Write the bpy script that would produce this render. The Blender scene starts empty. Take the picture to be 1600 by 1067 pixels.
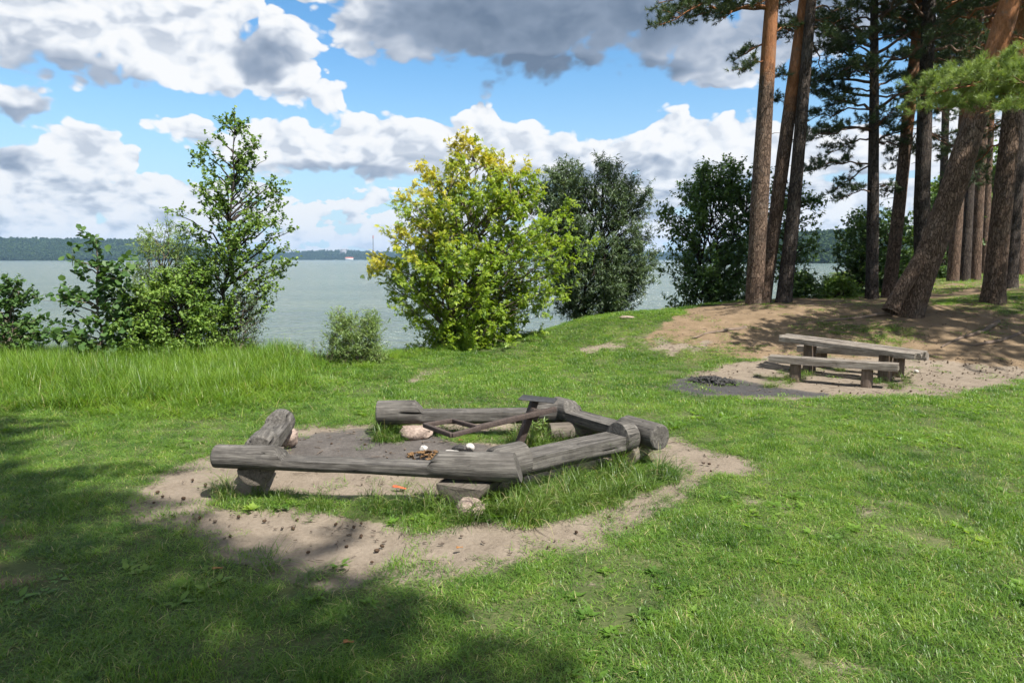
import bpy, math, random
import numpy as np
from mathutils import Vector, Matrix

C = bpy.context.scene
EYE = 2.2                                   # camera height over the lawn, metres
PITCH = math.atan(128.5 / 1066.7)
W, H, F = 1600.0, 1067.0, 1066.7            # photo size and focal length in photo pixels (24 mm on 36 mm)

# ------------------------------------------------------------------ camera
cam_data = bpy.data.cameras.new("camera")
cam_data.lens = 24.0
cam_data.sensor_width = 36.0
cam_data.clip_start = 0.05
cam_data.clip_end = 20000
cam = bpy.data.objects.new("camera", cam_data)
C.collection.objects.link(cam)
cam.location = (0, 0, EYE)
cam.rotation_euler = (math.pi / 2 - PITCH, 0, 0)
C.camera = cam

# ------------------------------------------------------------------ exposure, sampling
C.view_settings.view_transform = 'Standard'
C.view_settings.look = 'None'
C.view_settings.gamma = 1.0
C.view_settings.use_curve_mapping = False
EXPOSURE = 1.3
C.view_settings.exposure = EXPOSURE
C.render.engine = 'CYCLES'
cy = C.cycles
cy.use_adaptive_sampling = True
cy.adaptive_threshold = 0.02
cy.use_denoising = True
cy.max_bounces = 7
cy.diffuse_bounces = 3
cy.glossy_bounces = 3
cy.transmission_bounces = 4
cy.transparent_max_bounces = 6
cy.volume_bounces = 0
cy.caustics_reflective = False
cy.caustics_refractive = False
cy.sample_clamp_indirect = 4.0

# ------------------------------------------------------------------ sun: right of and behind the camera, high
SUN_EL = math.radians(55)
SUN_AZ = math.radians(136)                  # clockwise from +Y (into the picture); 90 = right
SUN_DIR = Vector((math.sin(SUN_AZ) * math.cos(SUN_EL), math.cos(SUN_AZ) * math.cos(SUN_EL), math.sin(SUN_EL)))
sun_data = bpy.data.lights.new("sun", 'SUN')
sun_data.energy = 4.6
sun_data.angle = math.radians(0.53)
sun_data.color = (1.0, 0.955, 0.88)
sun = bpy.data.objects.new("sun", sun_data)
C.collection.objects.link(sun)
sun.rotation_euler = SUN_DIR.to_track_quat('Z', 'Y').to_euler()

# ------------------------------------------------------------------ pixel of the photo -> ray, point
def ray(px, py):
    xc = (px - W / 2) / F
    yc = (H / 2 - py) / F
    cp, sp = math.cos(PITCH), math.sin(PITCH)
    return Vector((xc, cp + yc * sp, -sp + yc * cp))
def P(px, py, d):
    """point seen at that pixel, d metres into the scene (world Y)"""
    r = ray(px, py)
    return Vector((0, 0, EYE)) + r * (d / r.y)
def G(px, py, z=0.0):
    """point seen at that pixel on the level z"""
    r = ray(px, py)
    return Vector((0, 0, EYE)) + r * ((z - EYE) / r.z)
def to_px(x, y, z):
    """numpy: world -> photo pixel"""
    cp, sp = math.cos(PITCH), math.sin(PITCH)
    zz = z - EYE
    f = y * cp - zz * sp
    u = y * sp + zz * cp
    f = np.where(f < 0.05, 0.05, f)
    return W / 2 + F * x / f, H / 2 - F * u / f
def az_el(px, py):
    r = ray(px, py).normalized()
    return math.atan2(r.x, r.y), math.asin(r.z)

# ------------------------------------------------------------------ node helper
class NT:
    def __init__(self, tree):
        self.t = tree
    def new(self, kind, **kw):
        n = self.t.nodes.new(kind)
        for k, v in kw.items():
            setattr(n, k, v)
        return n
    def link(self, a, b):
        self.t.links.new(a, b)
    def put(self, sock, v):
        if hasattr(v, 'links'):
            self.t.links.new(v, sock)
        else:
            if hasattr(sock, 'default_value'):
                try:
                    sock.default_value = v
                except Exception:
                    sock.default_value = tuple(v) + (1.0,)
    def m(self, op, a, b=None, c=None, clamp=False):
        n = self.new('ShaderNodeMath', operation=op, use_clamp=clamp)
        self.put(n.inputs[0], a)
        if b is not None: self.put(n.inputs[1], b)
        if c is not None: self.put(n.inputs[2], c)
        return n.outputs[0]
    def vm(self, op, a, b=None):
        n = self.new('ShaderNodeVectorMath', operation=op)
        self.put(n.inputs[0], a)
        if b is not None: self.put(n.inputs[1], b)
        return n.outputs[0]
    def noise(self, vec, scale, detail=4, rough=0.5, dist=0.0, color=False, lac=2.0):
        n = self.new('ShaderNodeTexNoise')
        if vec is not None: self.link(vec, n.inputs['Vector'])
        n.inputs['Scale'].default_value = scale
        n.inputs['Detail'].default_value = detail
        n.inputs['Roughness'].default_value = rough
        n.inputs['Lacunarity'].default_value = lac
        n.inputs['Distortion'].default_value = dist
        return n.outputs['Color'] if color else n.outputs[0]
    def voro(self, vec, scale, detail=0, rough=0.5, feature='F1', rnd=1.0, out='Distance'):
        n = self.new('ShaderNodeTexVoronoi', feature=feature)
        if vec is not None: self.link(vec, n.inputs['Vector'])
        n.inputs['Scale'].default_value = scale
        if 'Detail' in n.inputs: n.inputs['Detail'].default_value = detail
        if 'Roughness' in n.inputs: n.inputs['Roughness'].default_value = rough
        n.inputs['Randomness'].default_value = rnd
        return n.outputs[out]
    def ramp(self, fac, stops, interp='LINEAR'):
        n = self.new('ShaderNodeValToRGB')
        n.color_ramp.interpolation = interp
        e = n.color_ramp.elements
        while len(e) < len(stops): e.new(0.5)
        for s, (p, c) in zip(e, stops):
            s.position = p
            s.color = (c[0], c[1], c[2], 1) if hasattr(c, '__len__') else (c, c, c, 1)
        self.put(n.inputs[0], fac)
        return n.outputs[0]
    def smooth(self, x, a, b, lo=0.0, hi=1.0):
        n = self.new('ShaderNodeMapRange', interpolation_type='SMOOTHSTEP')
        self.put(n.inputs[0], x)
        for i, v in ((1, a), (2, b), (3, lo), (4, hi)):
            self.put(n.inputs[i], v)
        return n.outputs[0]
    def mix(self, fac, a, b, mode='MIX'):
        n = self.new('ShaderNodeMix', data_type='RGBA', blend_type=mode)
        self.put(n.inputs[0], fac)
        self.put(n.inputs[6], a)
        self.put(n.inputs[7], b)
        return n.outputs[2]
    def comb(self, x, y, z):
        n = self.new('ShaderNodeCombineXYZ')
        self.put(n.inputs[0], x); self.put(n.inputs[1], y); self.put(n.inputs[2], z)
        return n.outputs[0]
    def sep(self, v):
        n = self.new('ShaderNodeSeparateXYZ')
        self.link(v, n.inputs[0])
        return n.outputs
    def attr(self, name, out='Fac'):
        n = self.new('ShaderNodeAttribute', attribute_name=name)
        return n.outputs[out]

# ------------------------------------------------------------------ sky: physical sky and a field of cumulus
CLOUDS = [  # px, py, half width, height above, height below (photo pixels), weight
    (60, 20, 300, 110, 120, 1.0), (250, 50, 210, 120, 90, 1.0), (350, 95, 140, 75, 66, 1.0), (430, 110, 105, 80, 58, 1.0), (492, 158, 66, 36, 22, 1.0), (440, 60, 55, 50, 60, 1.0),
    (30, 165, 85, 36, 26, 0.9), (120, 250, 95, 72, 60, 1.0), (40, 265, 120, 60, 60, 1.0), (170, 262, 50, 45, 40, 1.0),
    (130, 325, 200, 50, 44, 1.0), (262, 300, 70, 36, 38, 1.0), (60, 370, 320, 44, 34, 1.0), (250, 350, 110, 34, 30, .9),
    (282, 194, 74, 34, 26, 1.0), (345, 215, 60, 22, 22, .95),
    (450, 228, 125, 60, 58, 1.0), (600, 238, 145, 72, 54, 1.0), (690, 243, 160, 62, 52, 1.0), (765, 210, 45, 66, 60, 1.0),
    (830, 245, 130, 56, 58, 1.0), (930, 250, 150, 54, 60, 1.0), (1055, 235, 95, 66, 70, 1.0), (1170, 240, 130, 60, 70, 1.0), (1330, 240, 170, 60, 60, 1.0), (1520, 230, 160, 80, 70, 1.0),
    (1000, 300, 170, 40, 50, .95), (1250, 320, 210, 50, 44, .95), (1000, 345, 110, 30, 28, .95),
    (600, 318, 42, 20, 18, .9), (490, 335, 55, 26, 18, .9), (700, 330, 80, 30, 24, .9),
    (600, 30, 115, 100, 88, .9), (720, 20, 190, 140, 110, .9), (850, 40, 190, 140, 112, .9), (1000, 40, 200, 120, 88, .9), (1140, 90, 120, 80, 70, .9), (560, -20, 90, 60, 40, 1.0), (470, -14, 70, 20, 15, 1.0), (1300, 40, 220, 130, 70, .9),
]
SHADES = [  # grey undersides: px, py, half width, above, below, strength
    (130, 122, 170, 46, 34, .62), (30, 115, 110, 60, 36, .42), (415, 95, 75, 50, 44, .55), (420, 150, 90, 26, 20, .28), (30, 180, 90, 26, 20, .6),
    (20, 235, 70, 36, 50, .4), (110, 296, 130, 20, 16, .3), (70, 350, 260, 22, 14, .18), (240, 338, 90, 14, 12, .2),
    (310, 217, 70, 14, 14, .25), (430, 272, 130, 26, 20, .42), (560, 276, 160, 28, 18, .6), (650, 268, 90, 26, 20, .38), (890, 235, 60, 34, 16, .25), (850, 282, 150, 24, 26, .35), (1010, 266, 120, 26, 30, .32), (1000, 325, 150, 24, 26, .35), (1120, 285, 90, 30, 40, .35), (1300, 290, 150, 30, 30, .35),
    (860, 50, 430, 150, 110, .78), (640, 90, 130, 90, 70, .5), (820, 115, 230, 60, 50, .98), (970, 105, 190, 40, 50, .85), (1120, 110, 120, 70, 60, .42), (1300, 40, 250, 120, 80, .55), (590, 10, 100, 60, 50, .3),
]
def build_world():
    world = bpy.data.worlds.new("World")
    C.world = world
    world.use_nodes = True
    nt = world.node_tree
    nt.nodes.clear()
    N = NT(nt)
    tc = N.new('ShaderNodeTexCoord')
    d = tc.outputs['Generated']
    st = N.vm('MULTIPLY', d, (1.0, 1.0, 1.5))
    warp = N.vm('SUBTRACT', N.noise(st, 8.0, 3, 0.55, color=True), (0.5, 0.5, 0.5))
    # --- one group: direction -> billowing detail (evaluated twice, for its light side)
    g = bpy.data.node_groups.new("cumulus detail", 'ShaderNodeTree')
    g.interface.new_socket("Dir", in_out='INPUT', socket_type='NodeSocketVector')
    for s in ("Puff", "Fine"):
        g.interface.new_socket(s, in_out='OUTPUT', socket_type='NodeSocketFloat')
    K = NT(g)
    gi = K.new('NodeGroupInput'); go = K.new('NodeGroupOutput')
    q = gi.outputs[0]
    b1 = K.m('SUBTRACT', 0.40, K.voro(q, 19.0, 2.0, 0.55))
    n1 = K.m('SUBTRACT', K.noise(q, 11.0, 8, 0.64), 0.5)
    g.links.new(K.m('MULTIPLY_ADD', b1, 0.75, K.m('MULTIPLY', n1, 0.55)), go.inputs[0])
    g.links.new(n1, go.inputs[1])

    x, y, z = N.sep(d)[:3]
    az0 = N.m('ARCTAN2', x, y)
    el0 = N.m('ARCSINE', z)
    ae = N.vm('ADD', N.comb(az0, el0, 0.0), N.vm('MULTIPLY', N.comb(N.sep(warp)[0], N.sep(warp)[2], 0.0), (0.075, 0.05, 0.0)))
    def blob(px, py, rx, rt, rb):
        py = py + (rb - rt) / 2
        ry = (rb + rt) / 2
        a0, e0 = az_el(px, py)
        ra = abs(az_el(px + rx, py)[0] - az_el(px - rx, py)[0]) / 2
        re = abs(az_el(px, py - ry)[1] - e0)
        v = N.vm('MULTIPLY', N.vm('SUBTRACT', ae, (a0, e0, 0.0)), (1 / ra, 1 / re, 0.0))
        n = N.new('ShaderNodeVectorMath', operation='LENGTH')
        N.link(v, n.inputs[0])
        return n.outputs['Value']
    cover = None
    for px, py, rx, rt, rb, w in CLOUDS:
        k = min(1.0, ((rt + rb) / 130.0) ** 0.6) * w
        f = N.m('MULTIPLY_ADD', blob(px, py, rx, rt, rb), -k, k)
        cover = f if cover is None else N.m('SMOOTH_MAX', cover, f, 0.16)
    shade = None
    for px, py, rx, rt, rb, w in SHADES:
        f = N.m('MINIMUM', N.m('MULTIPLY_ADD', blob(px, py, rx, rt, rb), -2.0 * w, 2.0 * w), w)
        shade = f if shade is None else N.m('SMOOTH_MAX', shade, f, 0.2)
    # generic broken cloud high up and behind: unseen, cover raised to fill the shade
    gen = N.m('MULTIPLY', N.m('SUBTRACT', N.noise(st, 3.2, 4, 0.55), 0.38), 2.2)
    other = N.m('MAXIMUM', N.smooth(el0, math.radians(21), math.radians(30)), N.smooth(N.m('ABSOLUTE', az0), 0.75, 0.95))
    # rows of small far clouds towards the horizon
    def row_noise(vec):
        return N.m('SUBTRACT', N.noise(vec, 19.0, 5, 0.58), 0.5)
    rv = N.vm('MULTIPLY', d, (1.0, 1.0, 2.3))
    rowA, rowB = row_noise(rv), row_noise(N.vm('ADD', rv, (0.004, 0.0, 0.030)))
    rows = N.m('MULTIPLY_ADD', rowA, 2.4, 0.30)
    lowband = N.smooth(el0, math.radians(8.0), math.radians(4.5), 0.0, 1.0)
    rows = N.m('ADD', rows, N.m('MULTIPLY_ADD', lowband, 1.2, -1.2))
    under = N.m('MULTIPLY', N.m('MAXIMUM', N.m('MINIMUM', N.m('MULTIPLY', N.m('SUBTRACT', rowB, rowA), 1.3), 0.22), -0.2), lowband)
    cover = N.m('SMOOTH_MAX', cover, rows, 0.15)
    cover = N.m('ADD', N.m('MULTIPLY', cover, N.m('SUBTRACT', 1.0, other)), N.m('MULTIPLY', gen, other))
    wv = N.vm('MULTIPLY', warp, (0.06, 0.06, 0.06))
    A = N.new('ShaderNodeGroup'); A.node_tree = g
    N.link(N.vm('ADD', st, wv), A.inputs[0])
    B = N.new('ShaderNodeGroup'); B.node_tree = g
    N.link(N.vm('ADD', N.vm('ADD', st, wv), (0.011, -0.004, 0.017)), B.inputs[0])   # a little towards the sun
    puff = A.outputs[0]
    cover = N.m('ADD', N.m('MULTIPLY_ADD', puff, 0.70, 0.175), cover)
    alpha = N.smooth(cover, 0.0, N.m('MULTIPLY_ADD', N.m('MAXIMUM', shade, 0.0), 0.20, 0.10))
    pslope = N.m('SUBTRACT', puff, B.outputs[0])
    calm = N.smooth(shade, 0.15, 0.7, 1.0, 0.25)
    relief = N.m('MAXIMUM', N.m('MINIMUM', N.m('MULTIPLY', pslope, -1.0), 0.26), -0.4)
    dark = N.m('ADD', N.m('MAXIMUM', shade, 0.0), N.m('MULTIPLY', relief, calm))
    dark = N.m('ADD', dark, N.m('ADD', under, 0.03))
    dark = N.m('ADD', dark, N.m('MULTIPLY', A.outputs[1], 0.12))
    dark = N.m('ADD', dark, N.smooth(cover, 0.12, 0.7, 0.0, 0.12))
    low = N.smooth(el0, 0.0, 0.15, 1.0, 0.0)
    S = 10.0                                                          # background strength is 0.1
    def lin(r, g_, b):
        f = lambda v: (v / 255 / 12.92 if v < 10 else ((v / 255 + 0.055) / 1.055) ** 2.4) * S / (2 ** EXPOSURE)
        return (f(r), f(g_), f(b), 1)
    n = N.new('ShaderNodeValToRGB')
    e = n.color_ramp.elements
    for i in range(3): e.new(0.5)
    stops = [(0.0, (255, 255, 255)), (0.2, (238, 242, 248)), (0.42, (200, 208, 220)), (0.7, (152, 166, 186)), (1.0, (110, 126, 148))]
    for s, (p, c) in zip(e, stops):
        s.position = p
        v = lin(*c)
        s.color = (v[0] / 10, v[1] / 10, v[2] / 10, 1)
    N.put(n.inputs[0], N.m('MAXIMUM', N.m('MINIMUM', dark, 1.0), 0.0))
    cc = N.vm('SCALE', n.outputs[0]); cc.node.inputs['Scale'].default_value = 10.0
    cc = N.mix(N.m('MULTIPLY', low, 0.25), cc, lin(214, 226, 236))
    sky = N.new('ShaderNodeTexSky', sky_type='NISHITA')
    sky.sun_disc = False
    sky.sun_elevation = SUN_EL
    sky.sun_rotation = SUN_AZ
    sky.altitude = 100
    sky.air_density = 1.0
    sky.dust_density = 0.2
    sky.ozone_density = 2.5
    tint = N.mix(1.0, sky.outputs[0], (SKYGAIN[0], SKYGAIN[1], SKYGAIN[2], 1), 'MULTIPLY')
    tint = N.mix(N.m('MULTIPLY', N.m('POWER', N.smooth(el0, 0.0, 0.36, 1.0, 0.0), 1.4), 0.85), tint, lin(206, 225, 237))
    colr = N.mix(N.m('MULTIPLY', alpha, 0.985), tint, cc)
    bg = N.new('ShaderNodeBackground')
    N.link(colr, bg.inputs['Color'])
    bg.inputs['Strength'].default_value = 0.1
    out = N.new('ShaderNodeOutputWorld')
    N.link(bg.outputs[0], out.inputs['Surface'])
    world.cycles.sampling_method = 'MANUAL'
    world.cycles.sample_map_resolution = 512
SKYGAIN = (0.42, 0.67, 0.76)
build_world()

# ================================================================== mesh and noise tools
rng = np.random.default_rng(11)
_tab = np.random.default_rng(5).random((256, 256))
def vnoise(x, y, seed=0):
    x = np.asarray(x, float) + seed * 17.31; y = np.asarray(y, float) + seed * 9.77
    xi = np.floor(x).astype(int); yi = np.floor(y).astype(int)
    fx = x - xi; fy = y - yi
    fx = fx * fx * (3 - 2 * fx); fy = fy * fy * (3 - 2 * fy)
    a = _tab[xi & 255, yi & 255]; b = _tab[(xi + 1) & 255, yi & 255]
    c = _tab[xi & 255, (yi + 1) & 255]; d = _tab[(xi + 1) & 255, (yi + 1) & 255]
    return (a * (1 - fx) + b * fx) * (1 - fy) + (c * (1 - fx) + d * fx) * fy
def fbm(x, y, s, o=4, seed=0):
    """fractal noise about 0, features of size s metres"""
    v = 0; amp = 0.5
    for k in range(o):
        v = v + amp * (vnoise(np.asarray(x) / s, np.asarray(y) / s, seed + k * 3) - 0.5) * 2
        amp *= 0.5; s *= 0.5
    return v
def sstep(x, a, b):
    t = np.clip((np.asarray(x, float) - a) / (b - a), 0, 1)
    return t * t * (3 - 2 * t)
def in_poly(px, py, poly):
    px = np.asarray(px); py = np.asarray(py)
    ins = np.zeros(px.shape, bool)
    n = len(poly)
    for i in range(n):
        x1, y1 = poly[i]; x2, y2 = poly[(i + 1) % n]
        if y1 == y2: continue
        c = ((y1 > py) != (y2 > py)) & (px < (x2 - x1) * (py - y1) / (y2 - y1) + x1)
        ins ^= c
    return ins

def mesh_np(name, verts, faces, smooth=False, attrs=None, mats=None, mat_idx=None):
    """verts (n,3); faces: list of arrays (m,k), all k allowed"""
    me = bpy.data.meshes.new(name)
    verts = np.asarray(verts, np.float32)
    if not isinstance(faces, list): faces = [faces]
    elif len(faces) and not isinstance(faces[0], np.ndarray): faces = [np.array(faces)]
    faces = [np.asarray(f, np.int32) for f in faces if len(f)]
    me.vertices.add(len(verts))
    me.vertices.foreach_set('co', verts.ravel())
    nl = sum(f.size for f in faces); nf = sum(len(f) for f in faces)
    me.loops.add(nl); me.polygons.add(nf)
    me.loops.foreach_set('vertex_index', np.concatenate([f.ravel() for f in faces]))
    tot = np.concatenate([np.full(len(f), f.shape[1], np.int32) for f in faces])
    st = np.zeros(nf, np.int32); st[1:] = np.cumsum(tot)[:-1]
    me.polygons.foreach_set('loop_start', st)
    try: me.polygons.foreach_set('loop_total', tot)
    except Exception: pass
    if mat_idx is not None: me.polygons.foreach_set('material_index', np.asarray(mat_idx, np.int32))
    me.update(calc_edges=True)
    me.validate()
    if smooth:
        me.polygons.foreach_set('use_smooth', np.ones(len(me.polygons), bool))
    for k, v in (attrs or {}).items():
        a = me.attributes.new(k, 'FLOAT', 'POINT')
        a.data.foreach_set('value', np.asarray(v, np.float32))
    for m in (mats or []): me.materials.append(m)
    return me
def obj(name, me, parent=None, loc=None):
    o = bpy.data.objects.new(name, me)
    C.collection.objects.link(o)
    if parent is not None: o.parent = parent
    if loc is not None: o.location = loc
    return o
def tag(o, label=None, cat=None, group=None, kind=None):
    if label: o['label'] = label
    if cat: o['category'] = cat
    if group: o['group'] = group
    if kind: o['kind'] = kind
    return o
def thing(name, loc, label, cat, group=None, rz=0.0):
    o = bpy.data.objects.new(name, None)
    C.collection.objects.link(o)
    o.location = loc
    o.rotation_euler = (0, 0, rz)
    o.empty_display_size = 0.2
    return tag(o, label, cat, group)

class Geo:
    """collects vertices, faces and per-vertex values"""
    def __init__(self):
        self.v = []; self.f3 = []; self.f4 = []; self.n = 0; self.a = {}
    def add(self, v, f, **attrs):
        v = np.asarray(v, float).reshape(-1, 3); f = np.asarray(f, int)
        if len(v) == 0: return
        (self.f3 if f.shape[1] == 3 else self.f4).append(f + self.n)
        self.v.append(v)
        for k, val in attrs.items():
            self.a.setdefault(k, []).append((self.n, np.broadcast_to(np.asarray(val, float), (len(v),))))
        self.n += len(v)
    def mesh(self, name, mat, smooth=False):
        v = np.concatenate(self.v)
        fs = []
        if self.f3: fs.append(np.concatenate(self.f3))
        if self.f4: fs.append(np.concatenate(self.f4))
        at = {}
        for k, lst in self.a.items():
            arr = np.zeros(len(v))
            for s, val in lst: arr[s:s + len(val)] = val
            at[k] = arr
        return mesh_np(name, v, fs, smooth, at, [mat] if mat else None)

def tube(pts, rad, sides=8, cap=True):
    """tapered tube along a polyline -> verts, quads (ends closed to a point-like ring)"""
    pts = np.asarray(pts, float); rad = np.asarray(rad, float)
    n = len(pts)
    t = np.gradient(pts, axis=0)
    t /= np.linalg.norm(t, axis=1)[:, None] + 1e-9
    up = np.array([0.0, 0, 1]) if abs(t[0][2]) < 0.9 else np.array([0.0, 1, 0])
    u = np.cross(t, up); u /= np.linalg.norm(u, axis=1)[:, None] + 1e-9
    w = np.cross(t, u)
    a = np.linspace(0, 2 * np.pi, sides, endpoint=False)
    ring = (np.cos(a)[None, :, None] * u[:, None, :] + np.sin(a)[None, :, None] * w[:, None, :]) * rad[:, None, None] + pts[:, None, :]
    v = ring.reshape(-1, 3)
    i = np.arange(n - 1)[:, None] * sides; j = np.arange(sides)[None, :]; k = (j + 1) % sides
    f = np.stack([i + j, i + k, i + sides + k, i + sides + j], -1).reshape(-1, 4)
    return v, f
def box_mesh(g, cx, cy, cz, sx, sy, sz, rot=None, bev=0.0):
    v = np.array([[x, y, z] for x in (-.5, .5) for y in (-.5, .5) for z in (-.5, .5)]) * (sx, sy, sz)
    if rot is not None: v = v @ np.asarray(rot).T
    v = v + (cx, cy, cz)
    g.add(v, [[0, 1, 3, 2], [4, 6, 7, 5], [0, 4, 5, 1], [2, 3, 7, 6], [0, 2, 6, 4], [1, 5, 7, 3]])

# ================================================================== materials
def new_mat(name):
    m = bpy.data.materials.new(name); m.use_nodes = True
    m.node_tree.nodes.clear()
    return m, NT(m.node_tree)
def finish(N, shader):
    o = N.new('ShaderNodeOutputMaterial'); N.link(shader, o.inputs['Surface'])
def principled(N, col, rough=0.8, spec=0.3, normal=None, metal=0.0):
    p = N.new('ShaderNodeBsdfPrincipled')
    N.put(p.inputs['Base Color'], col if hasattr(col, 'links') else (col[0], col[1], col[2], 1))
    N.put(p.inputs['Roughness'], rough)
    N.put(p.inputs['Specular IOR Level'], spec)
    N.put(p.inputs['Metallic'], metal)
    if normal is not None: N.link(normal, p.inputs['Normal'])
    return p
def bump(N, h, strength=0.5, dist=0.02):
    b = N.new('ShaderNodeBump')
    b.inputs['Strength'].default_value = strength
    b.inputs['Distance'].default_value = dist
    N.link(h, b.inputs['Height'])
    return b.outputs[0]
def objco(N): return N.new('ShaderNodeTexCoord').outputs['Object']
def poswo(N): return N.new('ShaderNodeNewGeometry').outputs['Position']
def rnd_obj(N): return N.new('ShaderNodeObjectInfo').outputs['Random']

def leaf_mat(name, dark, mid, light, young=None, trans=0.38, rough=0.45, spec=0.35, tcol=1.5):
    """leaf: tone attribute 0..1 picks between greens; young (0..1) brings the young-leaf colour"""
    m, N = new_mat(name)
    t = N.attr('tone')
    c = N.ramp(t, [(0.0, dark), (0.5, mid), (1.0, light)])
    if young is not None:
        c = N.mix(N.attr('young'), c, (young[0], young[1], young[2], 1))
    p = principled(N, c, rough, spec)
    tr = N.new('ShaderNodeBsdfTranslucent')
    warm = N.mix(1.0, c, (1.25 * tcol, 1.2 * tcol, 0.55 * tcol, 1), 'MULTIPLY')
    N.link(warm, tr.inputs['Color'])
    mx = N.new('ShaderNodeMixShader'); mx.inputs[0].default_value = trans
    N.link(p.outputs[0], mx.inputs[1]); N.link(tr.outputs[0], mx.inputs[2])
    finish(N, mx.outputs[0])
    return m

def mat_grass(name, dark, mid, light, dry, trans=0.35):
    m, N = new_mat(name)
    pos = poswo(N)
    t = N.attr('tone')
    r = rnd_obj(N)
    big = N.noise(pos, 0.55, 3, 0.6)
    mid_n = N.noise(pos, 3.2, 2, 0.5)
    k = N.m('ADD', N.m('MULTIPLY', t, 0.45), N.m('ADD', N.m('MULTIPLY', big, 0.95), N.m('MULTIPLY', r, 0.35)))
    k = N.m('ADD', N.m('SUBTRACT', k, 0.52), N.m('MULTIPLY', N.m('SUBTRACT', mid_n, 0.5), 0.85))
    c = N.ramp(k, [(0.0, dark), (0.45, mid), (0.95, light)])
    dr = N.smooth(N.m('ADD', N.attr('dry'), N.m('MULTIPLY', N.m('SUBTRACT', mid_n, 0.5), 0.7)), 0.62, 0.95)
    c = N.mix(dr, c, (dry[0], dry[1], dry[2], 1))
    p = principled(N, c, 0.42, 0.4)
    tr = N.new('ShaderNodeBsdfTranslucent')
    N.link(N.mix(1.0, c, (1.7, 1.65, 0.7, 1), 'MULTIPLY'), tr.inputs['Color'])
    mx = N.new('ShaderNodeMixShader'); mx.inputs[0].default_value = trans
    N.link(p.outputs[0], mx.inputs[1]); N.link(tr.outputs[0], mx.inputs[2])
    finish(N, mx.outputs[0])
    return m

def mat_ground():
    m, N = new_mat("soil and turf")
    pos = poswo(N)
    sand, ash, lit = N.attr('sand'), N.attr('ash'), N.attr('litter')
    n_f = N.noise(pos, 26, 6, 0.65); n_m = N.noise(pos, 3.5, 4, 0.6); n_g = N.noise(pos, 120, 3, 0.7); n_b = N.noise(pos, 0.9, 3, 0.55)
    c_sand = N.ramp(N.m('ADD', N.m('MULTIPLY', n_f, 0.6), N.m('MULTIPLY', n_m, 0.5)), [(0.3, (.100, .079, .060)), (0.5, (.166, .135, .103)), (0.75, (.225, .186, .145))])
    speck = N.smooth(N.voro(pos, 60, 0), 0.16, 0.07)
    rndc = N.voro(pos, 60, 0, out='Color')
    c_sand = N.mix(N.m('MULTIPLY', speck, N.smooth(N.sep(rndc)[0], 0.88, 0.93)), c_sand, (.10, .075, .055, 1))
    c_sand = N.mix(N.m('MULTIPLY', speck, N.smooth(N.sep(rndc)[1], 0.8, 0.85)), c_sand, (.42, .38, .33, 1))
    c_ash = N.ramp(N.m('ADD', N.m('MULTIPLY', n_f, .6), N.m('MULTIPLY', n_m, .42)), [(0.3, (.045, .040, .037)), (0.55, (.090, .080, .073)), (0.8, (.155, .140, .127))])
    c_ash = N.mix(N.m('MULTIPLY', speck, N.smooth(N.sep(rndc)[2], 0.7, 0.75)), c_ash, (.03, .03, .03, 1))
    fine = N.noise(N.vm('MULTIPLY', pos, (1, 1, 1)), 75, 3, 0.7)
    c_lit = N.ramp(N.m('ADD', N.m('MULTIPLY', fine, 0.7), N.m('MULTIPLY', n_m, 0.35)), [(0.3, (.055, .037, .022)), (0.52, (.160, .114, .070)), (0.8, (.28, .205, .135))])
    c_turf = N.ramp(N.m('ADD', N.m('MULTIPLY', n_f, 0.5), N.m('MULTIPLY', n_b, 0.5)), [(0.3, (.030, .045, .014)), (0.52, (.072, .088, .032)), (0.78, (.18, .155, .085))])
    edge = N.m('MULTIPLY', N.m('SUBTRACT', n_f, 0.5), 0.7)
    c = N.mix(N.smooth(N.m('ADD', lit, edge), 0.35, 0.65), c_turf, c_lit)
    c = N.mix(N.smooth(N.m('ADD', sand, edge), 0.35, 0.65), c, c_sand)
    c_ash = N.mix(N.m('MULTIPLY', N.attr('char'), 0.8), c_ash, N.ramp(n_f, [(0.3, (.022, .022, .024)), (0.8, (.075, .073, .075))]))
    c = N.mix(N.smooth(N.m('ADD', ash, edge), 0.3, 0.75), c, c_ash)
    h = N.m('ADD', N.m('MULTIPLY', n_f, 0.5), N.m('ADD', N.m('MULTIPLY', n_g, 0.25), N.m('MULTIPLY', speck, 0.25)))
    p = principled(N, c, 0.95, 0.15, bump(N, h, 0.9, 0.03))
    finish(N, p.outputs[0])
    return m

def mat_water():
    m, N = new_mat("lake water")
    pos = poswo(N)
    q = N.vm('MULTIPLY', pos, (0.45, 1.0, 1.0))
    w1 = N.noise(q, 1.1, 4, 0.6, 0.4)
    w2 = N.noise(N.vm('MULTIPLY', pos, (0.22, 0.8, 1.0)), 0.45, 3, 0.55, 0.5)
    w3 = N.noise(q, 4.5, 2, 0.6)
    h = N.m('ADD', N.m('MULTIPLY', w1, 0.85), N.m('ADD', N.m('MULTIPLY', w2, 1.1), N.m('MULTIPLY', w3, 0.10)))
    alg = N.noise(N.vm('MULTIPLY', pos, (0.3, 1.0, 1.0)), 0.12, 3, 0.5)
    c = N.ramp(alg, [(0.35, (.080, .110, .092)), (0.65, (.105, .135, .105))])
    p = principled(N, c, 0.15, 0.5, bump(N, h, 1.0, 1.5))
    p.inputs['IOR'].default_value = 1.33
    finish(N, p.outputs[0])
    return m

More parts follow.
